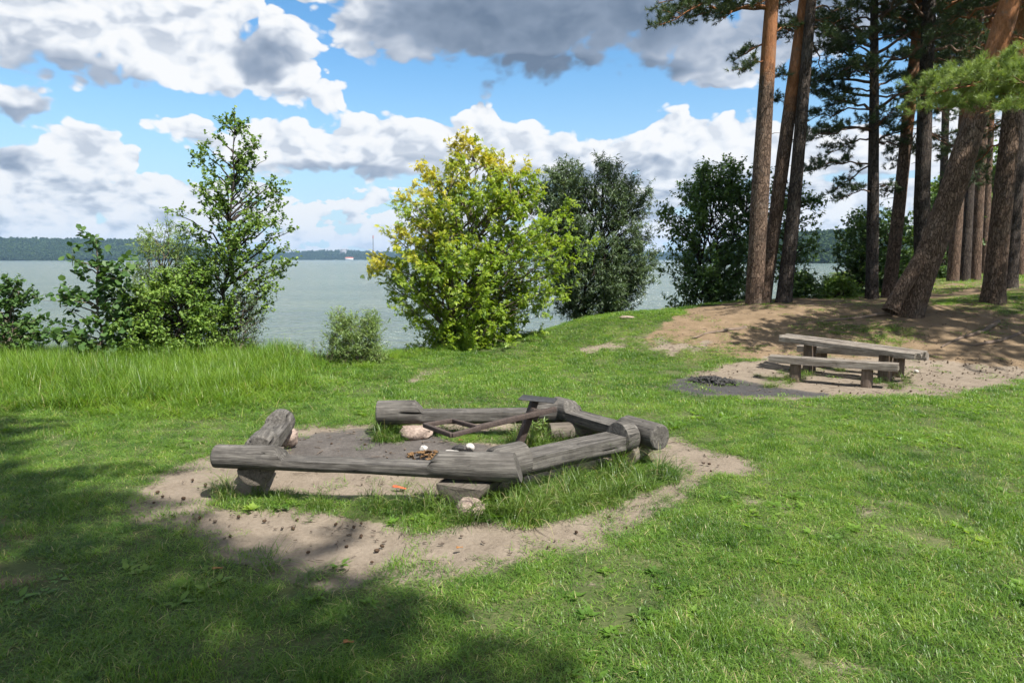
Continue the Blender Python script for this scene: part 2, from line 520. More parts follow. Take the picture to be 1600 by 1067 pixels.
def mat_oldwood(name, dark, mid, light, warm=0.0):
    """weathered timber, grain along local X"""
    m, N = new_mat(name)
    co = objco(N)
    r = rnd_obj(N)
    off = N.comb(N.m('MULTIPLY', r, 17.0), N.m('MULTIPLY', r, 5.0), 0.0)
    p0 = N.vm('ADD', co, off)
    g1 = N.noise(N.vm('MULTIPLY', p0, (2.2, 38.0, 38.0)), 1.0, 5, 0.65, 0.3)
    g2 = N.noise(N.vm('MULTIPLY', p0, (7.0, 160.0, 160.0)), 1.0, 3, 0.6)
    blot = N.noise(p0, 5.0, 4, 0.6)
    crack = N.smooth(N.m('ABSOLUTE', N.m('SUBTRACT', N.noise(N.vm('MULTIPLY', p0, (1.3, 21.0, 21.0)), 1.0, 2, 0.5, 0.2), 0.5)), 0.014, 0.0)
    crack = N.m('MULTIPLY', crack, N.smooth(N.noise(p0, 3.0, 2), 0.45, 0.6))
    k = N.m('ADD', N.m('MULTIPLY', g1, 0.6), N.m('ADD', N.m('MULTIPLY', g2, 0.25), N.m('MULTIPLY', blot, 0.35)))
    c = N.ramp(k, [(0.38, dark), (0.58, mid), (0.8, light)])
    c = N.mix(N.smooth(blot, 0.55, 0.7, 0.0, 0.55), c, (dark[0] * 1.1, dark[1] * 1.1, dark[2] * 1.15, 1))
    c = N.mix(N.m('MULTIPLY', crack, 0.9), c, (.012, .011, .01, 1))
    c = N.mix(N.m('MULTIPLY', N.attr('crack'), 0.85), c, (.010, .009, .008, 1))
    h = N.m('SUBTRACT', N.m('ADD', N.m('MULTIPLY', g1, 0.6), N.m('MULTIPLY', g2, 0.4)), N.m('MULTIPLY', crack, 1.2))
    p = principled(N, c, 0.85, 0.2, bump(N, h, 0.7, 0.012))
    finish(N, p.outputs[0])
    return m

def mat_bark(name, low_d, low_l, up_d, up_l, scale=1.0):
    """pine bark: grey plates below, orange flakes above (attribute up 0..1)"""
    m, N = new_mat(name)
    co = objco(N)
    dq = N.vm('SUBTRACT', N.noise(co, 7.0, 4, 0.6, color=True), (0.5, 0.5, 0.5))
    q = N.vm('ADD', N.vm('MULTIPLY', co, (1.0, 1.0, 0.24)), N.vm('MULTIPLY', dq, (0.10, 0.10, 0.05)))
    cell = N.sep(N.voro(q, 24 * scale, 0, out='Color'))[0]
    edge = N.m('MINIMUM', N.voro(q, 24 * scale, 0, feature='DISTANCE_TO_EDGE'), N.m('MULTIPLY_ADD', N.noise(q, 55, 3, 0.6), 0.5, -0.10))
    n = N.noise(q, 40, 5, 0.65); n2 = N.noise(co, 2.5, 3, 0.6)
    k = N.m('ADD', N.m('MULTIPLY', n, 0.5), N.m('ADD', N.m('MULTIPLY', cell, 0.3), N.m('MULTIPLY', n2, 0.25)))
    lo = N.ramp(k, [(0.3, low_d), (0.75, low_l)])
    furrow = N.smooth(edge, 0.0, 0.12)
    lo = N.mix(N.m('SUBTRACT', 1.0, furrow), lo, (low_d[0] * .62, low_d[1] * .6, low_d[2] * .58, 1))
    hi = N.ramp(k, [(0.3, up_d), (0.75, up_l)])
    flake = N.smooth(N.noise(N.vm('MULTIPLY', co, (1.0, 1.0, 0.5)), 9, 4, 0.65), 0.58, 0.68)
    hi = N.mix(N.m('MULTIPLY', flake, 0.7), hi, (low_l[0] * .8, low_l[1] * .8, low_l[2] * .8, 1))
    up = N.smooth(N.m('ADD', N.attr('up'), N.m('MULTIPLY', N.m('SUBTRACT', N.noise(co, 3.5, 4, 0.6), 0.5), 0.6)), 0.38, 0.62)
    c = N.mix(up, lo, hi)
    c = N.mix(N.smooth(N.noise(co, 1.3, 4, 0.6), 0.5, 0.75, 0.0, 0.35), c, (.16, .15, .13, 1))
    h = N.m('ADD', N.m('MULTIPLY', furrow, N.m('SUBTRACT', 1.0, N.m('MULTIPLY', up, 0.7))), N.m('MULTIPLY', n, 0.5))
    p = principled(N, c, 0.9, 0.15, bump(N, h, 0.9, 0.035))
    finish(N, p.outputs[0])
    return m

def mat_plain(name, a, b, scale=20, rough=0.85, spec=0.25, bstr=0.5, bdist=0.01, metal=0.0):
    m, N = new_mat(name)
    co = objco(N)
    n = N.noise(co, scale, 5, 0.62); n2 = N.noise(co, scale * 0.25, 3, 0.6)
    k = N.m('ADD', N.m('MULTIPLY', n, 0.6), N.m('MULTIPLY', n2, 0.4))
    c = N.ramp(k, [(0.35, a), (0.68, b)])
    p = principled(N, c, rough, spec, bump(N, n, bstr, bdist), metal)
    finish(N, p.outputs[0])
    return m

# ================================================================== terrain
LAKE_Z = -1.55
_cx = [-60, -10.7, -6.7, -4.3, -2.2, -0.6, 1.0, 2.2, 3.5, 5.3, 6.7, 8.8, 11.2, 15, 25, 60]
_cz = [0.0, 0.02, 0.0, 0.0, 0.0, 0.10, 0.32, 0.60, 0.72, 0.83, 0.98, 1.04, 1.05, 1.36, 1.6, 2.0]
_cy = [14.3, 14.3, 14.3, 14.3, 15.8, 17.0, 17.6, 18.2, 18.7, 18.7, 18.4, 17.6, 17.2, 19.0, 22, 40]
_ty = [13, 13, 13, 13, 13.5, 14.2, 14.2, 13.9, 13.4, 13.2, 13.6, 13.4, 13.0, 12.6, 12, 12]
_dx = [-60, -10.7, -4.3, -2.2, -0.6, 1.0, 3.0, 5.0, 9.0, 12, 16, 25, 60, 200]
_dy = [14.9, 15.0, 15.0, 16.3, 17.6, 18.4, 19.3, 20.0, 20.5, 23, 34, 52, 80, 150]
def height(x, y):
    x = np.asarray(x, float); y = np.asarray(y, float)
    zc = np.interp(x, _cx, _cz); yc = np.interp(x, _cx, _cy); y0 = np.interp(x, _cx, _ty)
    t = np.clip((y - y0) / (yc - y0), 0, 1)
    z = zc * (t * t * (3 - 2 * t) * 0.6 + t * 0.4)
    z = z + 0.035 * fbm(x, y, 1.7, 3, 4) * sstep(y, 2, 5) + 0.10 * fbm(x, y, 6.0, 2, 9) * sstep(y, 12.5, 16) * sstep(x, -2, 4)
    yd = np.interp(x, _dx, _dy) + 0.35 * fbm(x, y * 0 + 3, 2.2, 3, 21)
    drop = np.clip(y - yd, 0, 400)
    z = z - np.minimum(drop * 0.62 * sstep(drop, 0, 1.6) , 6.5)
    return z
def hz(x, y): return float(height(np.array([x]), np.array([y]))[0])
def ground_at(px, py, lo=2.5, hi=60):
    """where the ray of that pixel meets the terrain"""
    r = ray(px, py); r = r / r.y
    d = np.arange(lo, hi, 0.04)
    x, y, z = r.x * d, d, EYE + r.z * d
    h = height(x, y)
    hit = np.nonzero(z <= h)[0]
    k = hit[0] if len(hit) else len(d) - 1
    return Vector((x[k], y[k], h[k] if len(hit) else z[k]))

# outlines of the worn places, as seen in the photograph, stood on the ground
SAND = [
    [(182, 796), (210, 748), (325, 706), (395, 690), (436, 668), (480, 662), (560, 660), (700, 656), (880, 656), (960, 686), (1030, 684), (1044, 674), (1105, 697), (1155, 710), (1212, 728), (1200, 744), (1125, 750), (1085, 768), (1010, 812), (886, 852), (806, 872), (724, 896), (600, 893), (500, 906), (425, 900), (370, 872), (322, 842), (240, 820)],
    [(1120, 600), (1075, 585), (1110, 572), (1210, 556), (1300, 556), (1480, 566), (1600, 570), (1620, 590), (1600, 601), (1500, 613), (1350, 620), (1200, 624), (1120, 616)],
]
ASH = [
    [(470, 676), (600, 664), (690, 672), (760, 690), (790, 720), (690, 738), (520, 730), (450, 712)],
    [(1035, 600), (1070, 588), (1160, 590), (1240, 606), (1300, 612), (1290, 622), (1150, 619), (1080, 617), (1045, 610)],
]
LITTER = [[(980, 535), (1030, 505), (1060, 486), (1100, 478), (1180, 468), (1420, 460), (1600, 440), (1760, 430), (1760, 600), (1600, 598), (1480, 570), (1200, 560), (1120, 572), (1060, 580), (1010, 556)]]
MOUNDGRASS = [[(900, 545), (1020, 530), (1180, 545), (1130, 572), (1040, 595), (900, 600), (820, 560)], [(860, 520), (930, 502), (1000, 494), (1060, 500), (980, 520), (900, 530)], [(1250, 500), (1400, 505), (1420, 530), (1300, 535)], [(1440, 470), (1600, 455), (1700, 450), (1700, 500), (1540, 492)]]
TALL = [[(-400, 540), (300, 540), (400, 558), (470, 570), (505, 580), (490, 592), (470, 602), (462, 622), (430, 638), (340, 628), (200, 646), (60, 640), (-400, 680)]]
STRIPS = [[(345, 772), (400, 768), (470, 774), (480, 792), (400, 794), (345, 788)], [(480, 778), (560, 784), (600, 778), (690, 792), (760, 778), (830, 752), (930, 735), (1010, 715), (1060, 735), (1066, 752), (960, 787), (900, 802), (830, 822), (760, 808), (690, 828), (620, 816), (560, 808), (490, 798)], [(580, 666), (632, 666), (630, 692), (585, 690)], [(690, 677), (800, 669), (905, 672), (960, 688), (920, 705), (850, 706), (800, 692), (700, 690)]]
BARE = [[(600, 590), (655, 576), (710, 580), (700, 592), (640, 598)], [(880, 548), (960, 528), (1040, 520), (1110, 528), (1130, 548), (1060, 560), (940, 556)], [(1115, 772), (1200, 768), (1310, 786), (1290, 808), (1180, 806)], [(1320, 785), (1400, 790), (1500, 808), (1460, 832), (1350, 820)], [(1290, 1030), (1380, 1018), (1470, 1045), (1420, 1085), (1300, 1080)], [(880, 905), (960, 900), (985, 930), (900, 938)], [(1490, 900), (1545, 890), (1560, 915), (1505, 925)], [(1560, 1050), (1620, 1040), (1620, 1080), (1570, 1075)], [(1000, 600), (1060, 590), (1060, 606), (1010, 612)], [(1330, 780), (1370, 776), (1380, 790), (1335, 792)]]
SPARSE = [[(-300, 800), (60, 810), (150, 850), (130, 950), (40, 1000), (-300, 1000)], [(380, 860), (560, 880), (720, 890), (690, 930), (520, 930), (400, 900)], [(240, 640), (350, 640), (440, 665), (330, 668), (260, 655)], [(220, 800), (360, 850), (340, 900), (230, 860)]]
def soft(x, y, polys, jit=0.10, seed=0, k=5, warp=0.18):
    x = np.asarray(x, float); y = np.asarray(y, float)
    wx = x + warp * fbm(x, y, 0.8, 4, seed + 31); wy = y + warp * 1.3 * fbm(x, y, 0.8, 4, seed + 47)
    acc = np.zeros(x.shape)
    r = np.random.default_rng(seed + 3)
    for i in range(k):
        a = 2 * math.pi * i / k; q = jit * (0.4 + 0.6 * (i % 2))
        X = wx + q * math.cos(a); Y = wy + q * math.sin(a) * 1.4
        px, py = to_px(X, Y, height(X, Y))
        m = np.zeros(x.shape, bool)
        for p in polys: m |= in_poly(px, py, p)
        acc += m
    acc[y < 1.0] = 0
    return acc / k
def far_clip(x, y, v):
    return np.where((np.asarray(y) < 24) & (np.asarray(y) > 1.5), v, 0)
def masks(x, y):
    sand = far_clip(x, y, soft(x, y, SAND, 0.20, 1, k=9, warp=.26))
    ash = far_clip(x, y, soft(x, y, ASH, 0.22, 2))
    lit = far_clip(x, y, soft(x, y, LITTER, 0.4, 3, warp=0.5))
    mg = far_clip(x, y, soft(x, y, MOUNDGRASS, 0.5, 4, warp=0.6))
    tall = far_clip(x, y, soft(x, y, TALL, 0.8, 5, k=9, warp=0.8))
    sp = far_clip(x, y, soft(x, y, SPARSE, 0.4, 6, warp=0.4))
    bare = far_clip(x, y, soft(x, y, BARE, 0.22, 7, k=7, warp=0.35)) * sstep(fbm(x, y, .35, 3, 55), -.35, .25)
    strip = far_clip(x, y, soft(x, y, STRIPS, 0.06, 9, warp=0.10))
    sand = sand * (1 - strip)
    ash = ash * (1 - strip)
    sand = np.maximum(sand, .86 * bare)
    return sand, ash, lit, mg, tall, sp

def build_ground():
    def axis(lo, hi, step, far_lo, far_hi, grow=1.25):
        mid = list(np.arange(lo, hi + 1e-6, step))
        s = step; a = []
        x = lo
        while x > far_lo: s *= grow; x -= s; a.append(x)
        s = step; b = []; x = hi
        while x < far_hi: s *= grow; x += s; b.append(x)
        return np.array(a[::-1] + mid + b)
    xs = axis(-11.5, 13.5, 0.06, -4700, 4700)
    ys = axis(2.4, 21.0, 0.06, -380, 5200)
    X, Y = np.meshgrid(xs, ys)
    x = X.ravel(); y = Y.ravel()
    z = height(x, y)
    sand, ash, lit, mg, tall, sp = masks(x, y)
    lit = np.clip(lit - 0.55 * mg, 0, 1)
    lit = np.maximum(lit, .72 * ((x > 7) & (y > 17) & (y < 60) & (y < np.interp(x, _dx, _dy) + 2)))
    litr = np.maximum(lit, 0.70 * sp * sstep(fbm(x, y, .5, 3, 71), -.1, .45))
    char = far_clip(x, y, soft(x, y, ASH[1:], 0.22, 2)) * ash
    z = z - 0.025 * sand * (1 - 0.3 * ash) + 0.024 * fbm(x, y, 0.28, 3, 2) * np.maximum(sand, lit) + 0.02 * fbm(x, y, 0.4, 2, 8) * lit
    nx, ny = len(xs), len(ys)
    i = np.arange(ny - 1)[:, None] * nx; j = np.arange(nx - 1)[None, :]
    f = np.stack([i + j, i + j + 1, i + nx + j + 1, i + nx + j], -1).reshape(-1, 4)
    me = mesh_np("ground", np.stack([x, y, z], -1), f, True, {'sand': sand, 'ash': ash, 'litter': litr, 'char': char}, [mat_ground()])
    o = obj("ground", me)
    tag(o, "trampled lawn with worn sandy patches above a lake shore", "ground", kind="structure")
    # lake
    w = 4700
    me = mesh_np("lake_water", [(-w, 8, LAKE_Z), (w, 8, LAKE_Z), (w, 5200, LAKE_Z), (-w, 5200, LAKE_Z)], [[0, 1, 2, 3]], False, None, [mat_water()])
    tag(obj("water", me), "wind rippled grey green lake", "lake", kind="structure")
build_ground()

# ================================================================== log seats, stones, cooking stand, picnic set
from mathutils import noise as mnoise
M_LOG = mat_oldwood("weathered log", (.024, .022, .020), (.072, .066, .059), (.180, .167, .150))
M_LOGDARK = mat_oldwood("weathered log underside", (.040, .034, .029), (.10, .085, .070), (.18, .155, .13))
M_PLANK = mat_oldwood("weathered plank", (.040, .033, .027), (.135, .115, .095), (.33, .30, .26))
M_POST = mat_oldwood("old post", (.05, .036, .027), (.125, .092, .07), (.22, .175, .14))
M_IRON = mat_plain("rusty iron", (.035, .026, .023), (.085, .062, .052), 60, 0.75, 0.4, 0.4, 0.003, 0.2)
M_PLATE = mat_plain("sooty sheet steel", (.03, .03, .031), (.075, .072, .07), 30, 0.5, 0.5, 0.3, 0.003, 0.5)
M_ROCK = mat_plain("pink granite", (.17, .125, .105), (.34, .27, .225), 28, 0.9, 0.2, 0.9, 0.02)
M_ROCKW = mat_plain("pale stone", (.26, .24, .22), (.46, .44, .41), 40, 0.85, 0.25, 0.8, 0.01)
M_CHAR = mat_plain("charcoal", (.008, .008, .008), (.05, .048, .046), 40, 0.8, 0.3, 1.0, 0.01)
M_CONE = mat_plain("pine cone scales", (.022, .014, .009), (.085, .055, .035), 150, 0.9, 0.15, 0.6, 0.003)
M_ORANGE = mat_plain("orange plastic", (.62, .09, .03), (.75, .14, .05), 30, 0.5, 0.4, 0.3, 0.003)
M_BROWNLEAF = mat_plain("brown leaf", (.05, .028, .014), (.22, .13, .06), 60, 0.85, 0.15, 0.5, 0.003)
M_DEADLEAF = mat_plain("dry leaf", (.20, .09, .03), (.38, .19, .075), 60, 0.8, 0.2, 0.5, 0.003)

def log_mesh(L, r0, r1, seats=(), seed=0, n=88, m=110, bevel=0.02, end_a=None, end_b=None, cracks=5, under=None, squash=1.0):
    """log along X, centred; seats: (s0, s1, height as part of the radius, ramp metres); end_*: slanted end (metres over the height)"""
    rr = np.random.default_rng(seed)
    s = np.linspace(0, 1, m)
    extra = [bevel / L * q for q in (0.0, 0.35, 1.0)]
    s = np.unique(np.concatenate([s, extra, 1 - np.array(extra)] + [np.array([a - rp / L, a, b, b + rp / L]) for a, b, h, rp in seats]))
    s = s[(s >= 0) & (s <= 1)]
    th = np.linspace(0, 2 * np.pi, n, endpoint=False) + np.pi / n
    S, T = np.meshgrid(s, th, indexing='ij')
    R = r0 + (r1 - r0) * S
    R = R * (1 + 0.06 * fbm(S * L + 3 * seed, T * 0.0 + seed, 0.5, 3, seed) + 0.02 * fbm(S * L * 1.5, np.cos(T) * 1.5 + np.sin(T) * 0.7, 0.4, 3, seed + 3))
    R = R + 0.0022 * fbm(S * L * 0.25, np.cos(T) * 3 + np.sin(T) * 2.1, 0.12, 3, seed + 7)
    R0 = R.copy(); CR = np.zeros(R.shape)
    for c in range(cracks):
        t0 = rr.uniform(0.05, 2.9) if c < 2 else rr.uniform(0, 6.28)
        a = rr.uniform(-0.1, 0.7); b = a + rr.uniform(0.2, 0.5)
        wob = t0 + 0.10 * fbm(S * L, S * 0 + c, 0.3, 2, seed + c)
        dth = np.abs((T - wob + np.pi) % (2 * np.pi) - np.pi)
        depth = 0.035 * np.exp(-(dth / 0.09) ** 2) * sstep(S, a, a + .08) * (1 - sstep(S, b - .08, b))
        R = R - depth; CR = np.maximum(CR, depth / 0.035)
    bv = np.clip(np.minimum(S, 1 - S) * L / bevel, 0, 1)
    R = R * (1 - (1 - np.sqrt(np.clip(1 - (1 - bv) ** 2, 0, 1))) * 0.16)
    X = (S - 0.5) * L
    Y = R * np.cos(T) + 0.02 * fbm(S * L, S * 0 + seed, .9, 2, seed + 11); Z = R * np.sin(T)
    for a, b, h, rp in seats:
        inside = np.clip(np.minimum((S - a) * L / max(rp, 1e-4) + 1, (b - S) * L / max(rp, 1e-4) + 1), 0, 1)
        cap = (1 - inside) * 1.05 * R0 + inside * h * R0 + 0.003 * fbm(X * 1.5, Y * 8, 0.3, 3, seed + 5)
        cap = np.where(inside <= 0, 9, cap)
        Z = np.minimum(Z, cap)
        hew = np.where(inside > 0, 1.05 - .19 * inside, 9) * R0 + 0.004 * fbm(X * 1.5, Z * 6, 0.3, 3, seed + 6)
        if h > .04 or b <= 1: Y = np.clip(Y, -hew, hew)
    if under is not None:
        Z = np.maximum(Z, -under * R0)
    Z = Z * squash
    if end_a is not None:
        X = np.maximum(X, -L / 2 + end_a * (Z / R0 + 1) * 0.5 * (S < 0.5) - 99 * (S >= 0.5))
    if end_b is not None:
        X = np.where(S > 0.5, np.minimum(X, L / 2 - end_b * (Z / R0 + 1) * 0.5), X)
    g = Geo()
    k = len(s)
    v = np.stack([X, Y, Z], -1).reshape(-1, 3)
    i = np.arange(k - 1)[:, None] * n; j = np.arange(n)[None, :]; jn = (j + 1) % n
    f = np.stack([i + j, i + n + j, i + n + jn, i + jn], -1).reshape(-1, 4)
    g.add(v, f, crack=CR.reshape(-1))
    for e in (0, k - 1):
        ring = v[e * n:(e + 1) * n]
        inner = ring.mean(0) + (ring - ring.mean(0)) * 0.5
        inner[:, 0] += (0.004 if e else -0.004) * np.sin(np.linspace(0, 9, n))
        vv = np.concatenate([ring, inner, ring.mean(0)[None]])
        jj = np.arange(n); kk = (jj + 1) % n
        if e == 0:
            g.add(vv, np.stack([jj, kk, n + kk, n + jj], -1)); g.add(vv, np.stack([n + jj, n + kk, np.full(n, 2 * n)], -1))
        else:
            g.add(vv, np.stack([kk, jj, n + jj, n + kk], -1)); g.add(vv, np.stack([n + kk, n + jj, np.full(n, 2 * n)], -1))
    return g
def orient(o, p0, p1, roll=0.0):
    p0 = Vector(p0); p1 = Vector(p1)
    x = (p1 - p0).normalized()
    z = (Vector((0, 0, 1)) - x * x.z).normalized()
    y = z.cross(x)
    R = Matrix((x, y, z)).transposed()
    o.matrix_world = Matrix.Translation((p0 + p1) / 2) @ R.to_4x4() @ Matrix.Rotation(roll, 4, 'X')
def auto_smooth(me, ang=32):
    me.polygons.foreach_set('use_smooth', np.ones(len(me.polygons), bool))
    try: me.set_sharp_from_angle(angle=math.radians(ang))
    except Exception: pass
def log_thing(name, p0, p1, label, mat=None, group=None, cat="log bench", roll=0.0, **kw):
    p0 = Vector(p0); p1 = Vector(p1)
    me = log_mesh((p1 - p0).length, **kw).mesh(name, mat or M_LOG)
    auto_smooth(me)
    o = obj(name, me)
    orient(o, p0, p1, roll)
    return tag(o, label, cat, group)

# joints of the ring, on the level of the log axes
ZA = 0.30
A0 = G(337, 712, .40); A1 = G(818, 731, .36)
log_thing("log_bench", A0, A1, "long front log bench of the fire ring, flat seat between two round ends", group="log benches around the fire pit",
          r0=.108, r1=.136, seats=[(.235, .70, .05, .10)], seed=2, end_b=0.09, bevel=.03, under=.8)
B0 = G(403, 704, .36); B1 = G(441, 657, .33)
log_thing("log_bench", B0, B1, "short thick log bench at the left of the fire ring, running away from the camera", group="log benches around the fire pit",
          r0=.150, r1=.155, seats=[(.22, .80, .25, .05)], seed=5, bevel=.07, cracks=4, under=.85)
C0 = G(589, 645, .29); C1 = G(884, 642, .29)
log_thing("log_bench", C0, C1, "log bench at the back of the fire ring with a thick round left end", group="log benches around the fire pit",
          r0=.152, r1=.158, seats=[(.24, .80, .12, .10)], seed=8, bevel=.02, under=.85)
D0 = G(868, 637, .31); D1 = G(1033, 684, .31)
log_thing("log_bench", D0, D1, "right back log bench whose cut end points right past the next log", group="log benches around the fire pit",
          r0=.152, r1=.142, seats=[(.20, .66, .12, .10)], seed=12, bevel=.03, end_b=-0.10, cracks=5, under=.9)
E0 = G(768, 727, .325); E1 = G(984, 680, .31)
log_thing("log_bench", E0, E1, "right front log bench with a half moon stop at its right end", group="log benches around the fire pit",
          r0=.165, r1=.168, seats=[(.20, .885, .25, .015)], seed=15, bevel=.06, under=.9)
# half log blocks carrying the joints
def block(p, q, L, r, label, seed, roll=0.0, **kw):
    dirv = (q - p).normalized()
    return log_thing("support_block", p, p + dirv * L, label, M_LOGDARK, "half log blocks under the log joints", "support block", roll,
                     r0=r, r1=r * .98, seats=[(-.1, 1.1, .0, .01)], seed=seed, m=24, n=40, bevel=.012, cracks=1, **kw)
block(G(399, 733, .29), G(420, 700, .29), .75, .16, "dark half log block under the left end of the front log bench", 31)
block(G(716, 761, .235), G(790, 712, .235), .85, .225, "brown half log block under the right end of the front log bench", 33, end_a=-0.16, squash=.78)
log_thing("support_block", G(858, 676, .11), G(948, 672, .11), "weathered short log with a split end under the back corner of the fire ring", M_LOGDARK, "half log blocks under the log joints", "support block",
          r0=.12, r1=.12, seed=36, m=24, n=40, bevel=.012, cracks=4)
log_thing("support_block", G(978, 712, .12), G(1010, 690, .12), "half hidden log block under the right corner of the fire ring", M_LOGDARK, "half log blocks under the log joints", "support block",
          r0=.12, r1=.12, seed=38, m=24, n=32, bevel=.012, cracks=1)

import bmesh
def rock_mesh(name, size, seed, mat, sub=3, rough=0.28, flat=0.0):
    bm = bmesh.new()
    bmesh.ops.create_icosphere(bm, subdivisions=sub, radius=1.0)
    for v in bm.verts:
        p = v.co.copy() + Vector((seed * 3.1, seed * 1.7, 0))
        k = 1 + rough * mnoise.noise(p * 1.1) + rough * .5 * mnoise.noise(p * 2.6) + rough * .2 * mnoise.noise(p * 7)
        v.co = Vector((v.co.x * size[0], v.co.y * size[1], v.co.z * size[2])) * k
        if flat and v.co.z > size[2] * flat: v.co.z = size[2] * flat + (v.co.z - size[2] * flat) * 0.2
    me = bpy.data.meshes.new(name)
    bm.to_mesh(me); bm.free()
    me.materials.append(mat)
    auto_smooth(me, 40)
    return me
def stone(px, py, size, label, seed, mat=None, rz=0.0, sink=.25, group=None, z=None, **kw):
    p = ground_at(px, py) if z is None else G(px, py, z)
    o = obj("stone", rock_mesh("stone", size, seed, mat or M_ROCK, **kw))
    o.location = (p.x, p.y, p.z + size[2] * (1 - 2 * sink))
    o.rotation_euler = (0, 0, rz)
    return tag(o, label, "stone", group)
stone(736, 806, (.13, .11, .10), "pale round boulder in the grass under the right end of the front log", 2)
stone(648, 684, (.20, .13, .12), "flat topped reddish stone under the back log bench", 5, flat=.6, rz=.2)
stone(449, 697, (.12, .12, .12), "rounded pinkish stone beside the short left log", 7, sink=.1)
stone(985, 676, (.10, .08, .07), "small pale stone just inside the right corner of the fire ring", 9)
stone(845, 690, (.08, .06, .05), "small grey stone in the weeds under the back corner log", 11)
stone(735, 703, (.055, .045, .04), "white rounded stone in the fire pit, nearest to the cooking stand", 13, M_ROCKW, sink=.1)
stone(706, 709, (.09, .035, .025), "long flat white stone lying in the fire pit ash", 15, M_ROCKW, rz=-.2, sink=.1, flat=.4)
stone(662, 706, (.045, .04, .04), "small pale stone by the dry leaves in the fire pit", 17, M_ROCKW, sink=.15)
stone(716, 704, (.07, .04, .04), "dark shadowed stone between the white stones of the fire pit", 19, M_CHAR, sink=.2)  # charcoal colour stands in for the shade beside the white stone
stone(1432, 581, (.05, .04, .03), "small white pebble on the brown soil right of the picnic table", 21, M_ROCKW, sink=.3)
stone(980, 497, (.20, .12, .05), "flat pale stone on the crest of the mound beside the willow", 22, M_ROCK, sink=.4)

# --- cooking stand
def bar(g, a, b, w, h=None, roll=0.0):
    a = Vector(a); b = Vector(b); h = h or w
    x = (b - a).normalized(); z = Vector((0, 0, 1)) if abs(x.z) < .95 else Vector((0, 1, 0))
    z = (z - x * x.dot(z)).normalized(); y = z.cross(x)
    c, s = math.cos(roll), math.sin(roll)
    y2 = y * c + z * s; z2 = z * c - y * s
    v = []
    for p in (a, b):
        for sy, sz in ((-1, -1), (1, -1), (1, 1), (-1, 1)):
            v.append(p + y2 * (sy * w / 2) + z2 * (sz * h / 2))
    g.add([tuple(q) for q in v], [[0, 1, 2, 3], [7, 6, 5, 4], [0, 4, 5, 1], [1, 5, 6, 2], [2, 6, 7, 3], [3, 7, 4, 0]])
def part(name, g, mat, parent, bev=0.004):
    me = g.mesh(name, mat)
    o = obj(name, me, parent)
    if bev:
        md = o.modifiers.new("edge", 'BEVEL'); md.width = bev; md.segments = 2; md.limit_method = 'ANGLE'
    return o
dS = 7.55
pb = P(801, 716, dS); pt = P(836, 624, dS + .05)
pb.z = min(pb.z, hz(pb.x, pb.y) + 0.02) - .05
st = thing("cooking_stand", (pb.x, pb.y, pb.z), "rusty iron cooking stand with a leaning post, swing arm, square frame and top plate", "cooking stand")
o0 = Vector(st.location)
g = Geo(); bar(g, pb - o0, pt - o0, .075, .075, .3); part("post", g, M_IRON, st)
am = P(834, 646, dS - .03)
ar = P(868, 639, dS + .08); al = P(743, 669, dS - .55)
g = Geo(); bar(g, ar - o0, al - o0, .05, .055); part("arm", g, M_IRON, st)
g = Geo(); bar(g, am - o0 - (pt - pb).normalized() * .06, am - o0 + (pt - pb).normalized() * .06, .095, .095, .3); part("sleeve", g, M_IRON, st)
g = Geo()
cs = [P(663, 664, dS - .45), P(707, 657, dS - .2), P(750, 668.5, dS - .55), P(706, 680, dS - .85)]
zc_ = sum(c.z for c in cs) / 4
for i in range(4):
    a, b = cs[i], cs[(i + 1) % 4]
    bar(g, a - o0, b - o0, .042, .045)
part("grate_frame", g, M_IRON, st)
g = Geo()
c0 = P(841, 623.5, dS + .05) - o0
tx = (P(874, 627.5, dS + .15) - P(810, 620.5, dS - .05)).normalized(); ty = Vector((0.25, 1, 0.02)).normalized(); tn = tx.cross(ty).normalized()
v = [c0 + tx * sx * .225 + ty * sy * .12 + tn * sz * .006 for sx in (-1, 1) for sy in (-1, 1) for sz in (-1, 1)]
g.add([tuple(q) for q in v], [[0, 1, 3, 2], [4, 6, 7, 5], [0, 4, 5, 1], [2, 3, 7, 6], [0, 2, 6, 4], [1, 5, 7, 3]])
part("top_plate", g, M_PLATE, st, 0.002)

